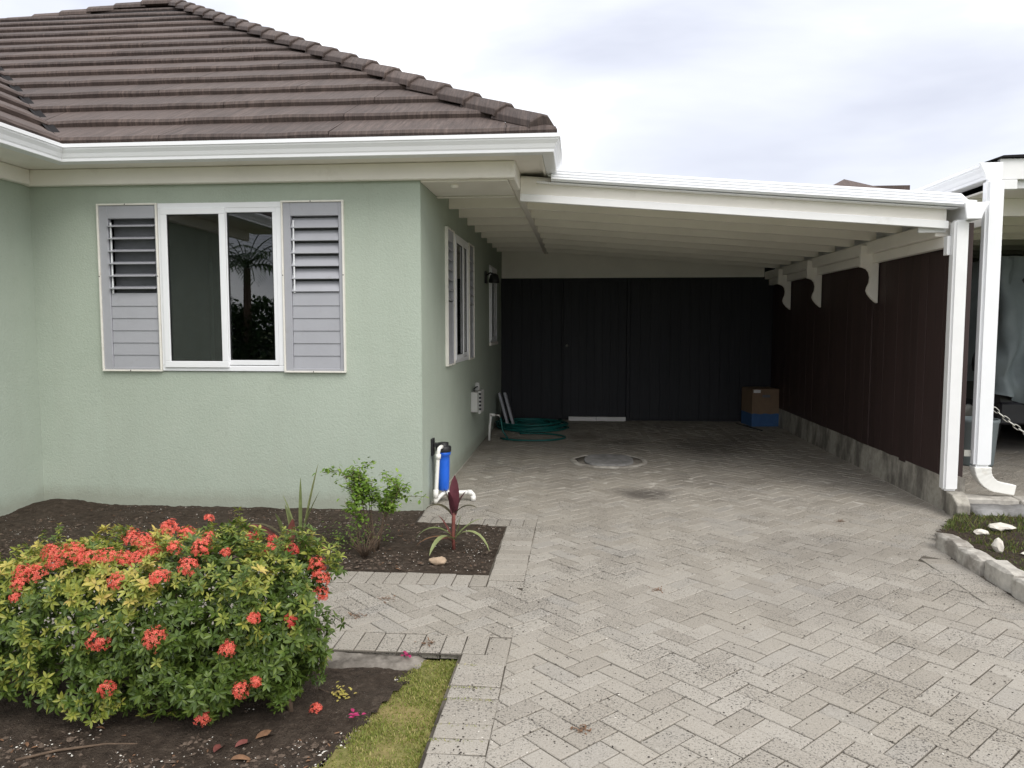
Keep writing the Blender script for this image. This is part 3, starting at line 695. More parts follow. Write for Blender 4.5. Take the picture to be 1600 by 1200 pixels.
MB().box(-1.25, 3.2, BY + .03, BY + .06, 0, 2.9).build('gate_backing', 'gate', gate)
m = MB(); m.lathe([(.001, 0), (.014, 0), (.02, .02), (.014, .045), (.001, .05)], (0, 0, 0), 12); 
for v_ in m.v: v_.x, v_.y, v_.z = v_.x - .20, BY - .014 - v_.z, v_.y + 1.19
m.build('door_knob', 'steel', gate)
step = empty('door_step', (.285, BY - .05, 0), 'low white tiled step under the dark back gate', 'step')
MB().box(-.165, .27, BY - .10, BY - .045, -.01, .062).build('tile', 'paper', step, bevel=.003); MB().box(.275, .735, BY - .10, BY - .045, -.01, .062).build('tile', 'paper', step, bevel=.003)

# right fence on its plinth
pl = empty('plinth_wall', (3.03, 9, 0), 'low stained concrete wall under the brown board fence', 'low wall')
m = MB(); n = 40; rings = []
for i in range(n + 1):
    y = 6.30 + (BY - 6.30) * i / n; e_ = .006 * noise.noise((y * 3, 1, 4)); rings.append([(FX + e_, y, -.05), (FX + .008 + e_, y, .272 + .006 * noise.noise((y * 5, 2, 2))), (FX + .13, y, .275), (FX + .13, y, -.05)])
m.loft(rings); m.build('wall_body', 'plinth', pl)
m = MB(); m.loft([[(2.93, 6.06, -.05), (2.93, 6.06, .11), (3.03, 6.06, .11), (3.03, 6.06, -.05)], [(2.93, 6.16, -.05), (2.935, 6.16, .172), (3.05, 6.16, .172), (3.05, 6.16, -.05)], [(2.95, 6.30, -.05), (2.95, 6.30, .173), (3.08, 6.30, .173), (3.08, 6.30, -.05)]]); m.build('wall_end', 'plinth', pl, bevel=.006)
fence = empty('board_fence', (3.02, 9, .27), 'tall dark brown vertical board fence on the right of the carport', 'fence')
n = 38; st = (BY - 6.38) / n
for i in range(n):
    dx = random.uniform(-.002, .002) + (-.012 if i in (11, 12) else 0); y = 6.38 + i * st
    MB().box(FX + .008 + dx, FX + .03 + dx, y + .0005, y + st - .0006, .272 + (-.02 if i in (5,) else random.uniform(-.004, .002)), 2.122).build('board', 'fence', fence, bevel=.0012)
MB().box(FX + .036, FX + .07, 6.36, BY + .028, .28, 2.32).build('backing_rail', 'fence', fence)
MB().box(3.09, 3.125, 6.40, 6.44, .1, 2.32).build('end_board', 'fence', fence)

# ------------------------------------------------------------------ things in and by the carport
wf = empty('water_filter', (-1.17, 6.3, 0), 'blue cartridge water filter with black cap and white pipes at the wall corner', 'water filter')
C0 = (-1.15, 6.30, 0)
MB().lathe([(.001, .10), (.038, .10), (.046, .115), (.050, .20), (.054, .36), (.054, .40), (.062, .405), (.064, .425), (.062, .432), (.001, .432)], C0, 24).build('housing', 'blue', wf)
MB().lathe([(.001, .433), (.066, .433), (.068, .445), (.068, .47), (.062, .48), (.045, .485), (.045, .51), (.001, .512)], C0, 24).build('cap', 'black', wf)
MB().box(WX + .001, WX + .02, 6.25, 6.34, .40, .545).box(WX + .02, -1.17, 6.27, 6.33, .475, .505).build('bracket', 'black', wf, bevel=.004)
pr = .0165
MB().tube([(-1.15, 6.23, .485), (-1.155, 6.20, .485), (-1.165, 6.18, .475), (-1.17, 6.175, .45), (-1.19, 6.165, .10), (-1.195, 6.16, .04), (-1.195, 6.165, .02)], pr, 12).build('pipe', 'pvc', wf)
MB().tube([(-1.195, 6.16, .03), (-1.18, 6.20, .05), (-1.14, 6.32, .085), (-1.13, 6.35, .10)], pr, 12).build('pipe', 'pvc', wf)
MB().tube([(-1.15, 6.30, .11), (-1.15, 6.30, .085), (-1.13, 6.305, .075), (-.95, 6.34, .075), (-.915, 6.345, .072), (-.90, 6.345, .055), (-.90, 6.345, .006)], .019, 12).build('drain_pipe', 'pvc', wf)
for p, q in (((-1.17, 6.175, .43), (-1.172, 6.174, .39)), ((-1.19, 6.166, .13), (-1.193, 6.163, .06)), ((-1.13, 6.305, .075), (-1.09, 6.312, .075)), ((-.95, 6.34, .075), (-.915, 6.345, .073)), ((-.90, 6.345, .045), (-.90, 6.345, .004))):
    MB().tube([p, q], .0225, 12).build('pipe_fitting', 'pvc', wf)
eb_ = empty('outlet_box', (WX, 8.75, .48), 'grey weatherproof electrical box on the green side wall', 'electrical box')
MB().box(WX, WX + .085, 8.62, 8.92, .50, .735).build('box_body', 'elec', eb_, bevel=.008)
MB().box(WX + .087, WX + .115, 8.61, 8.93, .485, .75).build('lid', 'elec', eb_, bevel=.006)
for i in range(5): MB().box(WX + .10, WX + .125, 8.597, 8.609, .53 + i * .044, .553 + i * .044).build('catch', 'black', eb_)
MB().box(WX, WX + .05, 9.0, 9.06, .62, .82).build('conduit_box', 'elec', eb_, bevel=.004)
MB().tube([(WX + .03, 8.7, .735), (WX + .03, 8.7, .77), (WX + .03, 8.85, .775), (WX + .03, 9.0, .77)], .008, 8).build('cable', 'black', eb_)
sp_ = empty('standpipe', (-1.17, 9.78, 0), 'thin white standpipe with tap feeding the green hose', 'standpipe')
MB().tube([(-1.175, 9.78, -.01), (-1.17, 9.79, .15), (-1.155, 9.80, .33)], .016, 10).build('pipe', 'pvc', sp_)
MB().tube([(-1.17, 9.80, .335), (-1.10, 9.80, .335)], .02, 10).build('elbow', 'pvc', sp_)
MB().tube([(-1.10, 9.80, .335), (-1.05, 9.81, .33), (-1.03, 9.82, .30)], .013, 8).build('tap', 'steel', sp_)
hose = MB(); pts = [(-1.03, 9.82, .30), (-1.02, 9.82, .24), (-1.0, 9.82, .12), (-.93, 9.78, .03)]
for i in range(26):
    a = R(200 + i * 11); pts.append((-.62 + .44 * math.cos(a), 9.98 + .30 * math.sin(a) + .1 * (i / 26), .016))
for i in range(270):
    a = R(120 + i * 13); rr = .45 + .14 * noise.noise((i * .055, 3, 1)); t = i / 270
    zc = .018 + .13 * t * (.6 + .4 * noise.noise((i * .02, 9, 0))) + .025 * abs(noise.noise((i * .21, 5, 2)))
    pts.append((-.72 + .05 * math.sin(i * .05) + (rr + .07 * math.sin(i * .11)) * math.cos(a), 11.0 + .1 * noise.noise((i * .03, 0, 7)) + rr * 1.0 * math.sin(a), zc))
pts += [(-.32, 11.15, .05), (-.22, 11.1, .02), (-.15, 11.0, .018)]
hose.tube(pts, .012, 7); hose.build('garden_hose', 'hose', label='tangled coil of green garden hose on the pavers by the side wall', cat='hose')
for i, (dx, lb) in enumerate(((0, 'white narrow panel leaning on the side wall, the nearer to the wall'), (.075, 'white narrow panel leaning beside another, the one farther from the wall'))):
    m = MB(); c = Vector((-1.11 + dx, 11.15 + i * .05, .24)); up_ = Vector((-.075, .06, .25)); m.obox(c, (.018, .002, .004), (0, .10, -.02), up_)
    m.build('leaning_panel', 'louvre', label=lb, cat='panel', group='panels leaning by the hose', bevel=.003)
lamp = empty('wall_lamp', (WX, 10.0, 2.08), 'small black lamp on the side wall before the rear window', 'lamp')
MB().box(WX, WX + .025, 9.93, 10.07, 2.06, 2.22).build('back_plate', 'black', lamp, bevel=.005)
MB().tube([(WX + .02, 10, 2.17), (WX + .07, 10, 2.20), (WX + .11, 10, 2.18)], .012, 8).build('arm', 'black', lamp)
MB().lathe([(.02, 2.19), (.055, 2.17), (.07, 2.10), (.07, 2.07), (.06, 2.065), (.001, 2.07)], (WX + .12, 10, 0), 16).build('lamp_shade', 'black', lamp)
# cardboard box
cb = empty('cardboard_box', (2.74, 11.72, 0), 'brown cardboard box with blue printed base in the back corner', 'box')
ca, sa = math.cos(R(8)), math.sin(R(8))
def CBP(x, y, z): return (2.74 + ca * x - sa * y, 11.72 + sa * x + ca * y, z)
def cbox(x0, x1, y0, y1, z0, z1): m = MB(); m.box(x0, x1, y0, y1, z0, z1); m.v = [Vector(CBP(*p)) for p in m.v]; return m
hx, hy, hz = .205, .22, .56
m = MB()
for q in ((-hx, hx, hy - .006, hy, .0, hz), (-hx, -hx + .006, -hy, hy, 0, hz), (hx - .006, hx, -hy, hy, 0, hz), (-hx, -.05, -hy, -hy + .006, 0, hz), (.07, hx, -hy, -hy + .006, 0, hz), (-.05, .07, -hy, -hy + .006, 0, hz - .125), (-.05, .07, -hy, -hy + .006, hz - .085, hz), (-hx, hx, -hy, hy, hz - .004, hz + .002)): m.box(*q)
m.v = [Vector(CBP(*p)) for p in m.v]; m.build('carton', 'card', cb)
cbox(-hx + .01, hx - .01, -hy + .01, hy - .01, 0.01, hz - .01).build('dark_inside', 'dark_back', cb)
m = MB(); wz = [(.19 + .006 * math.sin(i * 1.3)) for i in range(13)]
vs_ = []; 
for i in range(13): x = -hx - .001 + (2 * hx + .002) * i / 12; vs_ += [(x, -hy - .0015, .0), (x, -hy - .0015, wz[i])]
m.add(vs_, [(2 * i, 2 * i + 2, 2 * i + 3, 2 * i + 1) for i in range(12)]); k0 = len(m.v)
m.add([(-hx - .0015, -hy, 0), (-hx - .0015, hy, 0), (-hx - .0015, hy, .2), (-hx - .0015, -hy, .19)], [(0, 1, 2, 3)])
m.v = [Vector(CBP(*p)) for p in m.v]; m.build('blue_print', 'card_blue', cb)
cbox(-hx + .02, -hx + .125, -hy - .003, -hy - .0015, hz - .055, hz - .012).build('paper_label', 'paper', cb)
m = MB(); m.tube([(2.40, 11.78, .012), (2.60, 10.95, .012)], .010, 6); m.build('dark_rod', 'black', label='thin dark rod lying on the pavers beside the cardboard box', cat='rod')
# manhole
mh = empty('manhole_cover', (.33, 8.36, 0), 'worn grey concrete manhole cover set in the paving', 'manhole cover')
m = MB(); n = 44; a_ = [(2 * math.pi * i / n) for i in range(n)]; 
ro = [.43 + .025 * noise.noise((math.cos(t) * 2, math.sin(t) * 2, 1)) for t in a_]
m.loft([[(.33 + r_ * k_ * math.cos(t), 8.36 + r_ * k_ * math.sin(t), z + (.004 * noise.noise((t * 4, k_ * 3, 2)) if z > .003 else 0)) for t, r_ in zip(a_, ro)] for k_, z in ((1.0, .001), (.97, .013), (.90, .017), (.86, .014), (.855, .002))], True, False, True)
m.build('ring', 'block', mh)
m = MB(); m.lathe([(.001, .009), (.385, .009), (.385, .003)], (.33, 8.36, 0), 32); m.build('mortar_bed', 'haunch', mh)
m = MB(); m.loft([[(.33 + .27 * k_ * (abs(math.cos(t)) ** .6) * (1 if math.cos(t) > 0 else -1), 8.36 + .33 * k_ * (abs(math.sin(t)) ** .7) * (1 if math.sin(t) > 0 else -1), z) for t in a_] for k_, z in ((1.0, .006), (1.0, .022), (.96, .027), (.01, .028))], True, True, False); m.build('lid', 'tile_grey', mh)

# ------------------------------------------------------------------ right side: kerb, verge, neighbour
kb = empty('kerb', (2.5, 4.8, 0), 'row of rough broken concrete kerb blocks beside the driveway', 'kerb')
yy = 5.30; i = 0
while yy > .8:
    L = random.choice((.30, .22, .34, .27)); c = 2.475 + .02 * noise.noise((i * 1.7, 0, 0)); mb = MB(); n = 5; rings = []
    for j in range(n + 1):
        y = yy - L * j / n * .985; e_ = lambda s_: .016 * noise.noise((y * 9, s_, i)); tp = .105 + .012 * noise.noise((i * 2.3, 5, 1)); ch = .014 if j in (0, n) else .0
        rings.append([(c - .062 + e_(1) + ch, y, -.06), (c - .058 + e_(2) + ch, y, tp - .02 + e_(3)), (c - .04 + e_(4), y, tp + e_(5) - ch), (c + .045 + e_(6), y, tp - .004 + e_(7) - ch), (c + .06 + e_(8), y, tp - .02), (c + .06, y, -.06)])
    mb.loft(rings); mb.build('kerb_block', 'block', kb, bevel=.004); yy -= L + .008; i += 1
VERGE = [(2.50, .5), (3.9, .5), (3.9, 5.55), (3.35, 6.12), (2.95, 6.1), (2.50, 5.45)]
patch('verge_soil', VERGE, 'soil', .035, .012, step=.05)
vg = MB(); n = 0
while n < 14000:
    x = random.uniform(2.5, 3.9); y = random.uniform(3.0, 6.1)
    if not in_poly(VERGE, x, y): continue
    n += 1
    if noise.noise((x * 4, y * 4, 3)) < -.12 and random.random() < .8: continue
    blades(vg, x, y, .03, random.uniform(.008, .026) * (1.7 if y > 5.6 else 1), .003)
vg.build('verge_grass', 'weed', label='patchy low weeds and grass on the verge behind the kerb', cat='weeds', kind='stuff', fixn=False)
def stone(name, c, r, sq, mat, label, cat='stone', group=None, rot=0.):
    bmx = bmesh.new(); bmesh.ops.create_icosphere(bmx, subdivisions=3 if mat == 'tan_stone' else 2, radius=1)
    m = MB(); vs_ = []
    for q in bmx.verts:
        d = 1 + .34 * noise.noise(q.co * 1.3 + Vector(c) * 7) + .16 * noise.noise(q.co * 3.0 + Vector(c) * 3); p = q.co * d
        x, y = p.x * r * sq[0], p.y * r * sq[1]; vs_.append((c[0] + x * math.cos(rot) - y * math.sin(rot), c[1] + x * math.sin(rot) + y * math.cos(rot), c[2] + p.z * r * sq[2]))
    m.add(vs_, [[v_.index for v_ in q.verts] for q in bmx.faces], mat == 'tan_stone'); bmx.free()
    return m.build(name, mat, label=label, cat=cat, group=group, fixn=False)
gs = 'white stones on the verge'
stone('stone', (2.72, 5.08, .075), .05, (.62, .75, 1.1), 'white_stone', 'upright white stone standing just behind the kerb blocks', group=gs)
stone('stone', (2.80, 4.62, .055), .055, (1.1, .75, .5), 'white_stone', 'flat white stone lowest on the verge near the kerb', group=gs)
stone('stone', (2.88, 4.98, .052), .05, (1.2, .8, .35), 'white_stone', 'flat white stone half sunk to the right of the upright stone', group=gs)
stone('stone', (2.83, 5.50, .05), .04, (1.3, .9, .5), 'white_stone', 'small pale stone among weeds behind the upright stone', group=gs)
stone('stone', (3.02, 5.62, .06), .06, (1.4, 1.0, .5), 'white_stone', 'broad flat pale stone among weeds nearest the grey kerb ledge', group=gs)
# neighbour's raised driveway edge
nk = empty('neighbour_kerb', (3.6, 6.3, 0), 'grey concrete kerb ledge edging the neighbouring driveway', 'kerb')
for i in range(4):
    x0 = 3.09 + i * .42; y0 = 6.30 - i * .05
    m = MB(); m.loft([[(x, y0 + (x - x0) * -.11, -.05), (x, y0 + (x - x0) * -.11 + .005, .115), (x, y0 + .16 + (x - x0) * -.11, .12), (x, y0 + .16 + (x - x0) * -.11, -.05)] for x in (x0, x0 + .412)]); m.build('kerb_block', 'block', nk, bevel=.008)
m = MB(); m.loft([[(x, 6.02 + .03 * noise.noise((x * 9, 1, 1)), .0), (x, 6.05 + .03 * noise.noise((x * 9, 3, 1)), .065 + .02 * noise.noise((x * 12, 2, 1))), (x, 6.24, .085 + .015 * noise.noise((x * 9, 7, 1))), (x, 6.26, .0)] for x in [3.08 + .05 * i for i in range(12)]], True, True, True); m.build('broken_footing', 'tile_grey', nk)
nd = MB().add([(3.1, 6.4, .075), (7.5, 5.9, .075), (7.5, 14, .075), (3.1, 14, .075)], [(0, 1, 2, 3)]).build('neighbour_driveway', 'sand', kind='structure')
it = []
for x, y, a in herringbone(3.1, 6.2, 6.4, 11, .02, .05):
    p = clip(rect(x, y, .2 - GAP, .1 - GAP, a), [(-1, 0, -3.12), (0, -1, -6.47)])
    if len(p) >= 3 and area(p) > .001 and x < 6.2 and y < 11: it.append((p, (x, y), None))
lay(nd, it, .08, 60)
nc = empty('neighbour_carport', (4.6, 9, 0), 'neighbouring white carport roof with gutter and rafters at the right edge', 'carport')
m = MB(); m.loft(sweep([(3.315, 14.5, 2.66), (3.315, 6.42, 2.66)], [(o_ * 1.2, z_ * 1.0) for o_, z_ in KG])); m.build('gutter', 'gutter', nc)
m = MB(); m.prism([(3.145, 2.79), (3.325, 2.79), (3.325, 2.655), (3.20, 2.655), (3.19, 2.70)], 'y', 6.40, 6.418); m.build('gutter_end_cap', 'gutter', nc, bevel=.003)
MB().box(3.33, 6.8, 6.46, 6.50, 2.665, 2.83).build('front_fascia', 'white', nc, bevel=.004)
MB().box(3.33, 6.8, 6.51, 6.56, 2.60, 2.70).build('front_beam', 'white', nc, bevel=.004)
MB().box(3.34, 3.46, 6.44, 6.458, 2.585, 2.66).build('bracket_plate', 'white', nc, bevel=.003)
for i in range(9): MB().box(3.34, 6.8, 7.0 + i * .62, 7.05 + i * .62, 2.45, 2.60).build('rafter', 'cream', nc)
MB().box(3.33, 3.42, 6.57, 14, 2.33, 2.448).build('side_beam', 'cream', nc)
MB().box(3.33, 6.9, 6.57, 14.2, 2.602, 2.62).build('ceiling_sheet', 'cream', nc)
m = MB(); m.loft([[(3.2, y, 2.80), (3.34, y, 2.85), (6.9, y, 2.95), (6.9, y, 2.84), (3.34, y, 2.835)] for y in (6.43, 14.3)]); m.build('roof_sheet', 'valley', nc)
MB().box(3.36, 8, 13.2, 13.3, 0, 2.6).build('back_wall', 'gate', nc)
MB().box(6.85, 6.95, 6.5, 13.2, 0, 2.6).build('side_wall', 'fence', nc)
dp = empty('downpipe', (3.26, 6.42, .06), 'white rectangular downpipe with ribbed curved shoe beside the box post', 'downpipe')
MB().box(3.19, 3.325, 6.35, 6.44, .36, 2.652).build('pipe', 'gutter', dp, bevel=.02, seg=3)
m = MB(); rings = []
for i in range(22):
    t = i / 21; a = R(80) * min(1, t * 1.15); rad = .17
    if t < .87: px_, pz_ = 3.26 + rad * (1 - math.cos(a)), .36 - rad * math.sin(a)
    else: px_, pz_ = 3.26 + rad * (1 - math.cos(R(80))) + (t - .87) * .95, .36 - rad * math.sin(R(80)) - (t - .87) * .17
    sc_ = (1.0 if (i % 3) or t > .87 else .975) * (1 - .38 * t); dx, dz = math.cos(a), math.sin(a)
    rings.append([(px_ + dx * u * .068 * sc_, 6.395 + v_ * .047 * sc_, max(.085, pz_ + dz * u * .068 * sc_)) for u, v_ in ((-1, -1), (1, -1), (1, 1), (-1, 1))])
m.loft(rings); m.build('shoe', 'pvc', dp, bevel=.005)
MB().box(3.13, 3.184, 6.40, 6.43, .44, .49).build('pipe_strap', 'steel', dp)
# covered vehicle and its cover
veh = empty('parked_vehicle', (5.6, 9.5, .08), 'dark vehicle mostly hidden under the grey tarpaulin', 'vehicle')
m = MB(); m.loft([[(x, y, z) for x, z in ((4.62, .45), (4.55, .9), (4.60, 1.25), (4.80, 2.05), (6.2, 2.05), (6.4, 1.25), (6.42, .9), (6.36, .45))] for y in (8.75, 12.4)]); m.build('body', 'car', veh, bevel=.05)
m = MB(); m.box(4.6, 6.38, 8.68, 8.75, .42, .66); m.build('bumper', 'car', veh, bevel=.02)
for (x, y) in ((4.68, 9.3), (6.1, 9.3), (4.68, 11.6), (6.1, 11.6)):
    m = MB(); prof = [(.001, 0), (.19, 0), (.20, .01), (.31, .01), (.33, .04), (.33, .18), (.31, .21), (.001, .21)]; m.lathe(prof, (0, 0, 0), 24)
    m.v = [Vector((x + p.z - .1, y + p.x, .41 + p.y)) for p in m.v]; wh = m.build('wheel', 'rubber', veh)
    m = MB(); m.lathe([(.001, -.012), (.05, -.016), (.16, -.006), (.185, .004), (.001, .004)], (0, 0, 0), 20); m.v = [Vector((x + p.z - .1, y + p.x, .41 + p.y)) for p in m.v]; m.build('hubcap', 'steel', wh)
m = MB(); rings = []
N = 90; per = []
for i in range(N + 1):         # round the vehicle: left side, front, right side
    t = i / N
    if t < .35: p = (4.50, 12.4 - (12.4 - 8.7) * t / .35); nn = (-1, 0)
    elif t < .65: p = (4.50 + 1.95 * (t - .35) / .30, 8.62); nn = (0, -1)
    else: p = (6.47, 8.7 + 3.7 * (t - .65) / .35); nn = (1, 0)
    per.append((p, nn, t))
M_ = 26
for j in range(M_ + 1):
    s_ = j / M_; ring = []
    for p, nn, t in per:
        f_ = .11 * (.25 + s_) * math.sin(t * 88 + 2.2 * s_ + 4 * noise.noise((t * 9, s_ * 1.5, 0))) + .12 * noise.noise((t * 30 + s_ * 4.2, s_ * 2.4, 1)) + .02 * noise.noise((t * 70, s_ * 7, 4))
        ins = .22 * (1 - s_) ** 2; zb_ = .74 + .12 * math.sin(t * 23 + 1) + .05 * noise.noise((t * 30, 2, 2)); z = 2.26 + (zb_ - 2.26) * (s_ ** .9)
        ring.append((p[0] + nn[0] * (f_ - ins + .04), p[1] + nn[1] * (f_ - ins + .04), z))
    rings.append(ring)
m.loft(rings, False, False, True)
nb = len(rings[0]); m.add(rings[0], [tuple(range(nb))]); m.build('vehicle_cover', 'tarp', label='creased grey tarpaulin draped over the vehicle in the neighbouring carport', cat='tarpaulin')
bn = empty('dark_bin', (4.05, 8.05, .08), 'dark grey round bin on the neighbouring drive behind the chain', 'bin')
MB().lathe([(.001, .08), (.15, .08), (.16, .10), (.19, .52), (.20, .53), (.20, .56), (.185, .56), (.15, .12), (.001, .12)], (4.05, 8.05, 0), 22).build('bin_body', 'tarp', bn)
ch = empty('chain', (3.7, 6.62, .45), 'galvanised steel chain hanging across the neighbouring drive entrance', 'chain')
mb = MB(); tp = []
for i in range(20):
    a = 2 * math.pi * i / 20; tp.append((.024 * math.cos(a) + (.010 if math.cos(a) > 0 else -.010), .015 * math.sin(a), 0))
mb.tube(tp + [tp[0]], .0042, 6); lk = mesh_proto(mb, 'link', 'steel')
p0 = Vector((3.42, 6.60, .84)); N = 44
def cp(t): return Vector((3.42 + 1.9 * t, 6.60, .84 - 2.9 * t * (1 - t) * .62))
for i in range(N):
    a = cp(i / N); d = (cp((i + 1) / N) - a).normalized(); s_ = Vector((0, 1, 0)); u = d.cross(s_)
    m3 = Matrix((d, s_, u)).transposed() @ (Matrix.Rotation(R(90) * (i % 2) + .35, 3, 'X'))
    link_mesh(lk, 'link', ch, a, m3)
# far house behind the carports
fh = empty('distant_house', (11, 32, 0), 'brown tiled roof tops of a house far behind the carports', 'house')
MB().box(6.5, 15.5, 29, 36, 0, 5.2).build('wall', 'cream', fh)
m = MB(); m.add([(8.3, 28.3, 6.15), (11.6, 28.3, 6.15), (11.6, 35, 6.15), (8.3, 35, 6.15), (9.9, 30, 7.02), (9.95, 33, 7.02)], [(0, 1, 4), (1, 2, 5, 4), (2, 3, 5), (3, 0, 4, 5), (0, 3, 2, 1)]); m.build('roof', 'roof', fh)
m = MB(); m.loft([[(6, y, z), (16, y, z)] for y, z in ((28, 5.0), (31, 6.60), (33, 6.60), (37, 5.0))], False, False); m.build('roof', 'roof', fh)
m = MB(); m.box(10.4, 12.3, 30, 30.6, 6.5, 6.76); m.build('ridge_box', 'roof', fh)

# ------------------------------------------------------------------ planting
def leaf(mb, base, d, up_, L, W_, curl=.15, fold=.18, seg=3, tipw=.0):
    d = Vector(d).normalized(); s_ = d.cross(Vector(up_))
    if s_.length < 1e-4: s_ = d.orthogonal()
    s_.normalize(); u = s_.cross(d); base = Vector(base); vs_ = [base]; fs = []
    for i in range(1, seg + 1):
        t = i / (seg + .0); wd_ = W_ * math.sin(math.pi * min(.97, (t * .86 + .08))) if i < seg else 0
        c = base + d * (L * t) - u * (curl * L * t * t)
        if i < seg: vs_ += [c - s_ * wd_ + u * fold * wd_, c, c + s_ * wd_ + u * fold * wd_]
        else: vs_.append(c)
    fs += [(0, 2, 1), (0, 3, 2)]
    for i in range(seg - 2):
        a = 1 + 3 * i; fs += [(a, a + 1, a + 4, a + 3), (a + 1, a + 2, a + 5, a + 4)]
    a = 1 + 3 * (seg - 2); l_ = len(vs_) - 1; fs += [(a, a + 1, l_), (a + 1, a + 2, l_)]
    mb.add(vs_, fs, False)
def whorl(mb, rnd_, sc_=1., n=7):
    for k in range(n):
        a = 2 * math.pi * k / n + rnd_.uniform(-.3, .3); el = R(rnd_.uniform(0, 45)); L = rnd_.uniform(.030, .048) * sc_
        d = (math.cos(a) * math.cos(el), math.sin(a) * math.cos(el), math.sin(el))
        leaf(mb, Vector(d) * .003, d, (0, 0, 1), L, L * rnd_.uniform(.16, .22), rnd_.uniform(.0, .5), .3, 4)
rw = random.Random(3)
WM = {}
for mt in ('leaf_g', 'leaf_y', 'leaf_yy'):
    WM[mt] = []
    for q in range(5):
        mb = MB(); whorl(mb, rw, 1., rw.choice((6, 7, 8, 9))); WM[mt].append((mesh_proto(mb, 'leaf_whorl', mt), mb))
ixora = empty('ixora_bush', (-1.78, 2.92, -.03), 'clipped ixora hedge with coral red flower heads in the front bed', 'bush')
BC, BH = Vector((-1.865, 2.84, .32)), Vector((.86, .27, .325)); PW = 4.0
def bump_r(p): return 1 + .12 * noise.noise(p * 3.6) + .20 * noise.noise(p * 7.5)
def bush_val(p):
    q = p - BC; q.z += .13 * max(0., -1.55 - p.x); q.x += max(0., q.x) * .22 * max(0., .5 - p.z); return (abs(q.x / BH.x) ** PW + abs(q.y / BH.y) ** PW + abs(q.z / BH.z) ** PW) ** (1 / PW) / bump_r(p)
def bush_pt(rnd_, lo, hi):
    while True:
        p = BC + Vector((rnd_.uniform(-1.1, 1.1) * BH.x, rnd_.uniform(-1.2, 1.2) * BH.y, rnd_.uniform(-1.15, 1.2) * BH.z)); v_ = bush_val(p)
        if not lo < v_ < hi: continue
        q = p - BC; u = Vector((q.x / BH.x, q.y / BH.y, q.z / BH.z))
        zmin = .015 + .10 * max(0, min(1, (-1.75 - p.x) / .45)) + .06 * noise.noise((p.x * 6, p.y * 6, 1))     # ragged underside, higher toward the left
        if p.z < zmin: continue
        return p, Vector([abs(u[i]) ** (PW - 1) * (1 if u[i] > 0 else -1) / BH[i] for i in range(3)]).normalized()
wl = []
for i in range(7600):
    dp_ = 1. if i < 4800 else .8
    p, nrm = bush_pt(rw, .88, 1.02) if i < 4800 else bush_pt(rw, .35, .9)
    if nrm.y > .75 and rw.random() < .55: continue
    if dp_ == 1. and noise.noise(p * 9 + Vector((5, 3, 1))) > .30: continue
    yel = .30 * max(0, (p.z - .30) / .35) + .22 * noise.noise((p.x * 4.5, p.y * 4, p.z * 5)) + .16 * max(0, min(1, (-1.35 - p.x) / .6)) - (.2 if dp_ < .9 else 0)
    yel += rw.gauss(0, .10)
    mt = 'leaf_yy' if yel > .47 else 'leaf_y' if yel > .24 else 'leaf_g'
    ax = (nrm * .85 + Vector((rw.gauss(0, .42), rw.gauss(0, .42), rw.gauss(.5, .4)))).normalized()
    wl.append((p, ax, mt, rw.randrange(5), rw.uniform(.50, .85), rw.uniform(0, 6.28), dp_))
for sx, sy, hh in ((-.965, 2.87, .15), (-2.02, 2.72, .12), (-2.10, 2.74, .08), (-1.15, 2.85, .08), (-1.30, 2.78, .08), (-1.42, 2.8, .07), (-1.9, 2.9, .06), (-1.22, 2.72, .07)):
    zt = .62 if sx < -1.1 else .52      # upright young shoots
    for k in range(int(hh / .011)):
        wl.append((Vector((sx + .012 * k * .1, sy, zt + k * .012)), Vector((rw.gauss(0, .12), rw.gauss(0, .12), 1)).normalized(), 'leaf_y' if k % 2 else 'leaf_g', rw.randrange(5), .62 - .25 * k * .012 / hh, rw.uniform(0, 6.28), 1.))
for k in range(46):       # loose shoots breaking the outline
    p, nrm = bush_pt(rw, .93, 1.02)
    if nrm.y > .6: continue
    d = (nrm * .6 + Vector((rw.gauss(0, .25), rw.gauss(0, .25), .8))).normalized(); mt = rw.choice(('leaf_g', 'leaf_y', 'leaf_y', 'leaf_g'))
    for j in range(rw.randint(3, 6)): wl.append((p + d * (.017 * j), (d + Vector((rw.gauss(0, .2), rw.gauss(0, .2), 0))).normalized(), mt, rw.randrange(5), rw.uniform(.45, .65), rw.uniform(0, 6.28), 1.))
def fr3(ax, spin):
    a = ax.orthogonal().normalized(); b = ax.cross(a); a2 = a * math.cos(spin) + b * math.sin(spin); return Matrix((a2, ax.cross(a2), ax)).transposed()
rank = sorted(range(len(wl)), key=lambda i: (0 if (wl[i][6] > .93 and seen(wl[i][0]) and -20 < seen(wl[i][0])[0] < 1600) else 1, wl[i][0].length))
ind = set(rank[:300]); rest = {k: MB() for k in WM}
for i, (p, ax, mt, vi, s_, spin, dp_) in enumerate(wl):
    m3 = fr3(ax, spin) * s_
    if i in ind: link_mesh(WM[mt][vi][0], 'leaf_whorl', ixora, p, m3)
    else:
        mb = WM[mt][vi][1]; rest[mt].add([m3 @ v_ + p for v_ in mb.v], mb.f)
for k, nm in (('leaf_g', 'green_foliage'), ('leaf_y', 'yellow_green_foliage'), ('leaf_yy', 'yellow_foliage')): rest[k].build(nm, k, ixora, kind='stuff', fixn=False)
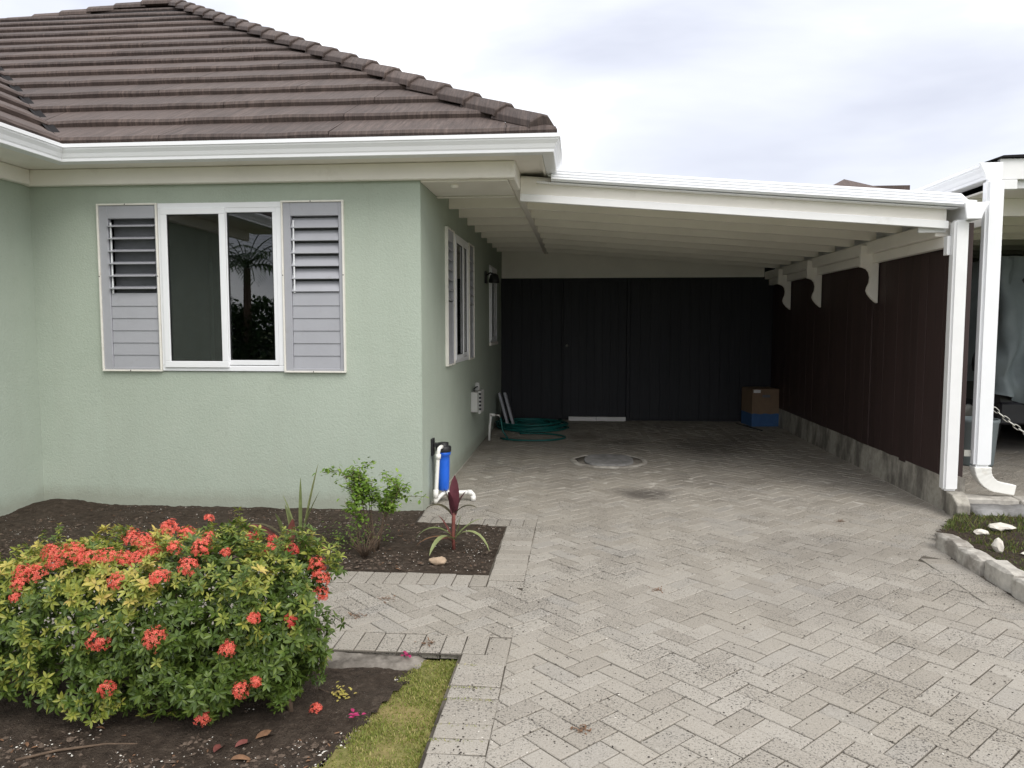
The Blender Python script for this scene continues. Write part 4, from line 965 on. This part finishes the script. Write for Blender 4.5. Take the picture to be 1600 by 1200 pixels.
for i, (bx, by, tx, ty, tz) in enumerate(((-1.13, 2.80, -1.16, 2.78, .40), (-1.30, 2.9, -1.25, 2.85, .5), (-1.45, 2.85, -1.6, 2.8, .45), (-1.62, 2.82, -1.45, 2.9, .5), (-1.60, 2.86, -1.9, 2.85, .5), (-1.75, 2.9, -1.8, 2.95, .55), (-2.0, 2.9, -2.1, 2.85, .5), (-1.66, 2.8, -1.75, 2.66, .3), (-1.55, 2.86, -1.35, 2.72, .3), (-2.2, 2.95, -2.4, 2.9, .5))):
    m = MB(); a, b = Vector((bx, by, -.05)), Vector((tx, ty, tz)); pts = [a.lerp(b, t) + Vector((noise.noise((t * 3, i, 1)), noise.noise((t * 3, i, 5)), 0)) * .035 for t in (0, .25, .5, .75, 1)]
    m.tube(pts, [.013, .011, .009, .007, .004], 6); m.build('branch', 'stem', ixora)
m = MB(); m.tube([(-1.02, 2.75, .33), (-1.0, 2.75, .335), (-.97, 2.74, .34)], .005, 6); m.build('cut_twig', 'stem', ixora)
def floret(mb, c, n, r, rnd_):
    m3 = fr3(n, rnd_.uniform(0, 6.28))
    for k in range(4):
        a = math.pi / 2 * k; d = Vector((math.cos(a), math.sin(a), rnd_.uniform(-.15, .25))); s_ = Vector((-math.sin(a), math.cos(a), 0))
        mb.add([c, c + m3 @ (d * r * .55 + s_ * r * .30), c + m3 @ (d * r), c + m3 @ (d * r * .55 - s_ * r * .30)], [(0, 1, 2, 3)])
def cluster(parent, c, ax, rad, mat, rnd_, name='flower_cluster', **kw):
    mb = MB(); c = Vector(c); nfl = int(26 + 60 * (rad / .04) ** 2)
    for k in range(nfl):
        d = Vector((rnd_.gauss(0, 1), rnd_.gauss(0, 1), rnd_.gauss(0, 1))).normalized()
        if d.dot(ax) < -.1: d = d - ax * 2 * d.dot(ax)
        p = c + d * rad * rnd_.uniform(.60, 1.08) - ax * (rad * .25); floret(mb, p, (d + ax * .2).normalized(), rnd_.uniform(.0062, .0092), rnd_)
        if k % 3 == 0: mb.add([c - ax * rad * .5, p, p + Vector((.0015, 0, .0015))], [(0, 1, 2)])
    return mb.build(name, mat, parent, fixn=False, **kw)
FL = [(785, 262, 18, 0), (637, 297, 35, 0), (702, 318, 28, 0), (495, 335, 38, 0), (540, 348, 34, 0), (785, 340, 28, 0), (755, 370, 35, 0), (655, 372, 25, 0), (945, 328, 25, 1), (1022, 340, 20, 1), (1015, 372, 25, 0), (1095, 378, 28, 1),
      (195, 388, 35, 0), (268, 390, 40, 0), (212, 425, 30, 0), (318, 410, 35, 0), (395, 405, 36, 0), (465, 412, 34, 0), (520, 415, 34, 0), (570, 390, 35, 0), (80, 462, 28, 0), (135, 465, 35, 0), (70, 507, 28, 0), (57, 557, 20, 0), (442, 497, 33, 0), (597, 482, 35, 0),
      (707, 440, 35, 0), (848, 390, 18, 0), (1190, 435, 34, 0), (1208, 480, 36, 0), (1205, 540, 30, 0), (950, 635, 25, 0), (1095, 645, 28, 1), (580, 712, 42, 0), (372, 717, 40, 0), (853, 748, 30, 0), (398, 900, 28, 0), (905, 905, 30, 0), (960, 875, 18, 0), (760, 1010, 28, 0)]
fr_ = random.Random(11)
for zx, zy, zr, dk in FL:         # flower heads sit where the bush surface is met along these directions
    px_, py_ = zx / 2.4, 700 + zy / 2.4
    d = (FW * FPX + RT * (px_ - 800) - UP * (py_ - 600)).normalized(); t = 1.8; hit = None; best = (9, 2.9)
    while t < 4.5:
        p = Vector((0, 0, CH)) + d * t; v_ = bush_val(p)
        if v_ < best[0]: best = (v_, t)
        if v_ < 1.0: hit = t; break
        t += .01
    lone = hit is None
    if lone: hit = best[1]
    p = Vector((0, 0, CH)) + d * (hit - .022)
    ax = ((p - BC).normalized() * .5 + Vector((0, -.35, .75))).normalized()
    rad = max(.020, zr / 2.4 * hit / FPX * 1.0)
    cluster(ixora, p, ax, rad, 'coral_dark' if dk else 'coral', fr_)
    if lone:
        m = MB(); b_ = p.lerp(BC + Vector((p.x - BC.x, 0, .1)), .55) - Vector((0, 0, .03)); m.tube([b_, b_.lerp(p, .5) + Vector((.006, 0, .01)), p - ax * rad * .4], .0022, 5)
        for k in range(9): leaf(m, b_.lerp(p, fr_.uniform(.35, .9)), (fr_.gauss(0, 1), fr_.gauss(0, 1), .4), (0, 0, 1), .03, .007, .2, .3, 4)
        m.build('flower_stalk', 'leaf_g', ixora, fixn=False, kind='stuff')
cluster(None, (-1.03, 2.80, -.005), Vector((0, -.3, .95)), .024, 'coral', fr_, 'fallen_flower', label='single coral flower head lying on soil right of the hedge', cat='flower')

# small leafy shrub by the wall
shr = empty('leafy_shrub', (-1.42, 4.85, 0), 'small open bright green shrub against the green wall', 'shrub')
rs = random.Random(5); lf = MB(); st_ = MB(); tips = []
for i in range(11):
    a = rs.uniform(0, 6.28); b0 = Vector((-1.40 + rs.uniform(-.07, .07), 4.85 + rs.uniform(-.05, .05), -.01)); hgt = rs.uniform(.36, .60); sp = rs.uniform(.06, .27)
    tip = Vector((-1.40 + math.cos(a) * sp, 4.85 + math.sin(a) * sp * .7, hgt)); mid = b0.lerp(tip, .5) + Vector((rs.uniform(-.03, .03), rs.uniform(-.03, .03), .03))
    m = MB(); m.tube([b0, b0.lerp(mid, .5) + Vector((rs.uniform(-.01, .01), 0, 0)), mid, tip], [.0042, .0035, .003, .0015], 5); m.build('stem', 'stem', shr)
    for j in range(4):
        t = rs.uniform(.5, .98); s0 = (b0.lerp(mid, t * 2) if t < .5 else mid.lerp(tip, t * 2 - 1)); e_ = s0 + Vector((rs.gauss(0, .07), rs.gauss(0, .06), rs.uniform(-.01, .09))); st_.tube([s0, e_], [.0025, .0012], 4); tips += [(s0, e_)]
    tips.append((mid, tip))
for s0, e_ in tips:
    n = rs.randint(26, 38)
    for k in range(n):
        t = rs.uniform(.25, 1.05); p = s0.lerp(e_, t) + Vector((rs.gauss(0, .02), rs.gauss(0, .02), rs.gauss(0, .016))); d = Vector((rs.gauss(0, 1), rs.gauss(0, 1), rs.gauss(.15, .5)))
        L = rs.uniform(.024, .042); leaf(lf, p, d, (0, 0, 1), L, L * .30, .2, .2, 3)
for k in range(260):      # low leafy fringe at its left foot
    p = Vector((rs.gauss(-1.52, .11), rs.gauss(5.0, .10), abs(rs.gauss(.05, .08)))); L = rs.uniform(.017, .03); leaf(lf, p, (rs.gauss(0, 1), rs.gauss(0, 1), rs.gauss(.2, .5)), (0, 0, 1), L, L * .27, .2, .2, 3)
st_.build('twigs', 'stem', shr, kind='stuff'); lf.build('foliage', 'shrub', shr, kind='stuff', fixn=False)
def strap(parent, base, d, L, W_, droop, mat, name='leaf', seg=8):
    base = Vector(base); d = Vector(d).normalized(); s_ = d.cross(Vector((0, 0, 1))); s_ = s_.normalized() if s_.length > .05 else Vector((1, 0, 0)); rings = []; p = base.copy(); dirn = d.copy()
    for i in range(seg + 1):
        t = i / seg; w_ = W_ * (math.sin(math.pi * (.12 + .85 * t)) ** .8) if i < seg else .001; u = s_.cross(dirn)
        rings.append([p - s_ * w_ + u * w_ * .35, p, p + s_ * w_ + u * w_ * .35]); p = p + dirn * (L / seg); dirn = (dirn - Vector((0, 0, droop / seg)) * (1 + t)).normalized()
    m = MB(); m.loft(rings, False, False, True); m.build(name, mat, parent, fixn=False)
cor = empty('cordyline', (-.83, 4.92, 0), 'purple-leaved cordyline with drooping olive leaves at the bed corner', 'plant')
m = MB(); m.tube([(-.83, 4.92, -.02), (-.835, 4.915, .09), (-.83, 4.91, .22), (-.825, 4.91, .27)], [.012, .011, .013, .008], 8); m.build('stem', 'redleaf', cor)
for b, d, L, W_, dr, mt in (((-.827, 4.91, .24), (.02, .0, 1), .27, .036, .1, 'cord_p'), ((-.83, 4.91, .24), (-.30, -.1, 1), .20, .020, .2, 'cord_d'), ((-.825, 4.91, .24), (.28, .1, .8), .18, .022, .5, 'cord_p'), ((-.83, 4.91, .22), (-.55, .1, .75), .24, .022, 1.5, 'cord_d'), ((-.83, 4.91, .23), (.5, -.1, .75), .20, .018, 1.3, 'cord_d'), ((-.83, 4.91, .23), (-.1, -.3, 1), .2, .02, .4, 'cord_p'),
                            ((-.83, 4.92, .08), (-.7, -.15, .75), .30, .015, 1.6, 'cord_g'), ((-.83, 4.92, .07), (-.8, -.3, .35), .27, .012, .9, 'dry'), ((-.83, 4.91, .07), (.75, -.25, .85), .34, .018, 2.1, 'cord_g'), ((-.83, 4.91, .07), (.6, .2, .75), .24, .014, .6, 'cord_g'), ((-.83, 4.90, .08), (-.30, -.7, .45), .32, .020, 1.3, 'cord_g'), ((-.82, 4.92, .06), (.2, .1, 1), .18, .010, .1, 'cord_g'), ((-.84, 4.93, .06), (-.4, .2, .9), .2, .01, .6, 'redleaf'), ((-.84, 4.9, .06), (-.35, -.35, .4), .15, .016, 1.2, 'redleaf')):
    strap(cor, b, d, L, W_, dr, mt)
spk = empty('spiky_plant', (-1.92, 4.95, 0), 'spiky plant with tall upright streaked leaves behind the hedge', 'plant')
for b, d, L, W_, dr, mt in (((-1.90, 4.97, 0), (.22, .0, 1), .58, .024, .05, 'cord_g'), ((-1.91, 4.97, 0), (.02, .0, 1), .46, .013, .05, 'cord_g'), ((-1.92, 4.96, 0), (-.25, 0, 1), .36, .014, .35, 'cord_g'), ((-1.92, 4.96, 0), (.30, .05, .9), .40, .018, .3, 'cord_g'), ((-1.98, 4.93, 0), (-.55, -.1, .8), .34, .020, 1.1, 'cord_d'), ((-2.02, 4.90, .0), (-.75, .0, .85), .40, .040, 1.3, 'redleaf'), ((-1.98, 4.88, .0), (-.15, -.2, 1), .26, .036, .3, 'cord_g'), ((-1.95, 4.9, 0), (.1, -.1, 1), .20, .03, .3, 'redleaf'), ((-1.9, 4.9, 0), (.6, -.25, .6), .34, .018, 1.9, 'dry'), ((-1.9, 4.88, 0), (.8, -.4, .35), .28, .018, 1.2, 'dry'), ((-1.95, 4.95, 0), (-.2, .1, 1), .28, .02, .5, 'cord_g')):
    strap(spk, b, d, L, W_, dr, mt)
tl = empty('dry_twiggy_plant', (-1.38, 4.72, 0), 'bare brown twiggy stems in soil in front of the small shrub', 'plant'); m = MB(); rt_ = random.Random(8)
for i in range(34):
    a = rt_.uniform(0, 6.28); e_ = rt_.uniform(.05, .15); p = Vector((-1.38, 4.70, -.01)); q = p + Vector((math.cos(a) * e_, math.sin(a) * e_, rt_.uniform(.08, .22))); m.tube([p, p.lerp(q, .5) + Vector((rt_.uniform(-.02, .02), 0, .02)), q], [.003, .002, .001], 4)
m.build('twigs', 'stem', tl, kind='stuff')
stone('stone', (-.885, 4.63, .012), .055, (1.0, .62, .5), 'tan_stone', 'smooth tan stone lying on the soil at the cordyline')
sprig = empty('yellow_sprig', (-.97, 2.93, -.04), 'tiny yellow leafed sprig on soil at the hedge end', 'plant'); m = MB()
for k in range(60): leaf(m, (-.97 + rs.gauss(0, .022), 2.93 + rs.gauss(0, .02), -.03 + abs(rs.gauss(0, .018))), (rs.gauss(0, 1), rs.gauss(0, 1), .4), (0, 0, 1), .017, .005, .2, .2, 3)
m.build('foliage', 'leaf_yy', sprig, kind='stuff', fixn=False)
m = MB(); m.tube([(-1.08, 2.98, -.02), (-1.03, 2.96, -.025), (-.97, 2.93, -.03)], .004, 5); m.build('stem', 'stem', sprig)
m = MB(); m.tube([(-1.98, 2.40, -.035), (-1.87, 2.46, -.028), (-1.72, 2.52, -.03), (-1.58, 2.54, -.034)], [.006, .005, .004, .003], 6); m.build('fallen_twig', 'stem', label='thin bare twig lying on the soil in front of the hedge', cat='twig')
for i, (x, y, a, L, mt, lb) in enumerate(((-1.30, 2.50, 1.45, .11, 'redleaf', 'upright red-brown fallen leaf below the hedge'), (-1.19, 2.60, .75, .15, 'dry', 'curled brown fallen leaf closest to the hedge stems'), (-1.24, 2.54, .9, .12, 'redleaf', 'reddish fallen leaf lying between two brown ones'), (-1.22, 2.46, .35, .11, 'dry', 'brown fallen leaf at the bottom edge of the soil bed'), (-1.83, 2.62, .3, .05, 'dry', 'small pale brown fallen leaf under the left of the hedge'))):
    m = MB(); leaf(m, (x, y, -.03), (math.cos(a), math.sin(a), .12), (0, 0, 1), L * .68, L * .15, .35, .55, 7); m.build('fallen_leaf', mt, label=lb, cat='leaf', group='fallen leaves by the hedge', fixn=False)
for x, y, lb in ((-.775, 3.31, 'magenta petals fallen at the path edge above the lawn'), (-.86, 2.76, 'magenta petals fallen where soil meets the lawn')):
    m = MB(); rp_ = random.Random(int(x * 999))
    for k in range(9): leaf(m, (x + rp_.gauss(0, .012), y + rp_.gauss(0, .01), -.005), (rp_.gauss(0, 1), rp_.gauss(0, 1), .3), (0, 0, 1), .02, .008, .2, .3, 3)
    m.build('fallen_petals', 'pinkp', label=lb, cat='petals', fixn=False)

# ------------------------------------------------------------------ litter, grit and pebbles
rl = random.Random(21)
def chip(mb, x, y, z, r):
    a = rl.uniform(0, 6.28); e_ = rl.uniform(.3, 1); c, s_ = math.cos(a), math.sin(a); h = r * rl.uniform(.2, .6)
    P = [(r, 0), (0, r * e_), (-r * .8, 0), (0, -r * e_ * .8)]
    mb.add([(x + c * p - s_ * q, y + s_ * p + c * q, z) for p, q in P] + [(x, y, z + h)], [(0, 1, 4), (1, 2, 4), (2, 3, 4), (3, 0, 4)])
dk, wh_ = MB(), MB()
for i in range(15000):
    y = 1.8 + 6.2 * rl.random() ** 1.35; x = rl.uniform(-.52, 2.4) if y < 5.6 else rl.uniform(-1.0, 2.9)
    if noise.noise((x * 1.5, y * 1.5, 6)) + .35 * noise.noise((x * 5, y * 5, 2)) < rl.uniform(-.55, .35): continue
    chip(dk if rl.random() < .92 else wh_, x, y, .0005, rl.choice((.002, .0025, .003, .004, .006)))
for i in range(2200):
    x = rl.uniform(-2.4, -.55); y = rl.uniform(3.38, 4.4); chip(dk if rl.random() < .9 else wh_, x, y, .0005, rl.choice((.002, .003, .004)))
dk.build('leaf_litter', 'litter', label='fine dark leaf litter scattered over the pavers', cat='litter', kind='stuff', fixn=False)
for i in range(2600):
    if rl.random() < .55: x, y, z = rl.uniform(-4.5, -.56), rl.uniform(4.45, 5.9), .008
    else:
        x, y, z = rl.uniform(-2.6, -.78), rl.uniform(2.2, 3.2), -.036
        if x > lawn_edge(y) and y < 3.3: continue
    if x > -1.24 and y > 5.55: continue
    chip(wh_, x, y, z, rl.choice((.002, .0025, .003, .003, .004, .006)))
cl_ = MB()
for i in range(7000):
    if rl.random() < .5: x, y, z = rl.uniform(-4.4, -.56), rl.uniform(4.45, 5.9), .002
    else: x, y, z = rl.uniform(-2.6, -.80), rl.uniform(2.1, 3.2), -.042
    if (x > -1.24 and y > 5.55) or (y < 3.3 and x > lawn_edge(y) - .02): continue
    chip(cl_, x, y, z + .003, rl.choice((.005, .007, .009, .013, .017)))
cl_.build('soil_clods', 'clod', label='crumbly dark clods strewn over the soil of both beds', cat='soil', kind='stuff', fixn=False)
for i in range(120):
    t = rl.random(); y = 2.3 + .9 * t; chip(wh_, lawn_edge(y) - .03 - abs(rl.gauss(0, .03)), y, -.04, rl.uniform(.005, .014))
wh_.build('pale_grit', 'whitechip', label='pale grit and chips scattered over soil and pavers', cat='grit', kind='stuff', fixn=False)
for i, (x, y, lb) in enumerate(((-1.14, 3.72, 'small dry leaf clump on the path, nearest the hedge'), (-1.06, 3.98, 'wispy dry leaf clump towards the far side of the path'), (-.70, 3.42, 'dry leaf clump on the front edge of the path'), (.02, 2.72, 'reddish dry leaf clump on the driveway pavers in the foreground'), (.45, 4.25, 'small dry leaf clump midway along the driveway'), (-.45, 10.0, 'reddish dry leaves gathered by the hose loop'), (2.0, 5.9, 'dry leaf clump on pavers near the plinth wall'))):
    m = MB()
    for k in range(26): leaf(m, (x + rl.gauss(0, .022), y + rl.gauss(0, .015), .002 + abs(rl.gauss(0, .004))), (rl.gauss(0, 1), rl.gauss(0, .7), rl.gauss(.1, .15)), (0, 0, 1), rl.uniform(.012, .03), .003, .2, .2, 3)
    m.build('dry_leaf_clump', 'dry', label=lb, cat='leaves', kind='stuff', fixn=False)

m = MB()
for k in range(420):
    if k % 2: x, y, z = rl.uniform(-4.4, -.6), rl.uniform(4.46, 5.85), .012
    else: x, y, z = rl.uniform(-2.4, -.85), rl.uniform(2.1, 3.15), -.036
    if (x > -1.24 and y > 5.5) or (y < 3.3 and x > lawn_edge(y) - .03): continue
    leaf(m, (x, y, z), (rl.gauss(0, 1), rl.gauss(0, 1), rl.gauss(.1, .2)), (0, 0, 1), rl.uniform(.012, .04), rl.uniform(.002, .006), .2, .3, 3)
m.build('bed_litter', 'dry', label='small dry leaf scraps scattered over the soil beds', cat='leaves', kind='stuff', fixn=False)

# ------------------------------------------------------------------ across the garden: a palm and shrubs that the front window mirrors
palm = empty('palm_tree', (-8.15, -6.1, -.1), 'palm tree mirrored in the right pane of the front window', 'palm')
m = MB(); m.tube([(-8.15, -6.1, -.1), (-8.12, -6.1, 1.4), (-8.05, -6.0, 2.9)], [.13, .10, .08], 10); m.build('trunk', 'stem', palm); rpm = random.Random(4)
for k in range(22):
    a = 2 * math.pi * k / 22 + rpm.uniform(-.2, .2); el = rpm.uniform(.25, 1.3); L = rpm.uniform(1.3, 1.9); p = Vector((-8.05, -6.0, 2.9)); d = Vector((math.cos(a) * math.cos(el), math.sin(a) * math.cos(el), math.sin(el))); pts = []
    m = MB()
    for j in range(13): pts.append(p.copy()); p = p + d * (L / 13); d = (d + Vector((0, 0, -.13))).normalized()
    m.tube(pts, .012, 5)
    for j in range(2, 13):
        q = pts[j]; dd = (pts[j] - pts[j - 1]).normalized(); s_ = dd.cross(Vector((0, 0, 1))).normalized()
        for sg in (-1, 1): leaf(m, q, dd * .7 + s_ * sg + Vector((0, 0, -.15)), (0, 0, 1), .5 * math.sin(math.pi * (.15 + .8 * j / 13)), .022, .35, .1, 4)
    m.build('frond', 'palm', palm, fixn=False)
for (x, y, r_, lb) in ((-9.5, -6.9, 1.55, 'dark garden shrub mirrored left of the palm in the window'), (-7.9, -6.9, 1.35, 'dark garden shrub mirrored below the palm in the window'), (-6.3, -7.2, 1.6, 'wide garden shrub mirrored right of the palm in the window')):
    g_ = empty('garden_shrub', (x, y, -.1), lb, 'shrub', 'shrubs across the garden'); m = MB()
    for k in range(5000):
        d = Vector((rpm.gauss(0, 1), rpm.gauss(0, 1), abs(rpm.gauss(0, 1)))).normalized(); q = Vector((x, y, .2)) + Vector((d.x * r_, d.y * r_, d.z * r_ * 1.4)) * (1 - abs(rpm.gauss(0, .12))) * (1 + .2 * noise.noise(d * 2.5)); leaf(m, q, d + Vector((rpm.gauss(0, .6), rpm.gauss(0, .6), rpm.gauss(0, .6))), (0, 0, 1), .13, .04, .2, .2, 3)
    m.build('foliage', 'palm', g_, kind='stuff', fixn=False); m = MB(); m.tube([(x, y, -.1), (x, y, .6)], [.08, .05], 8); m.build('trunk', 'stem', g_)
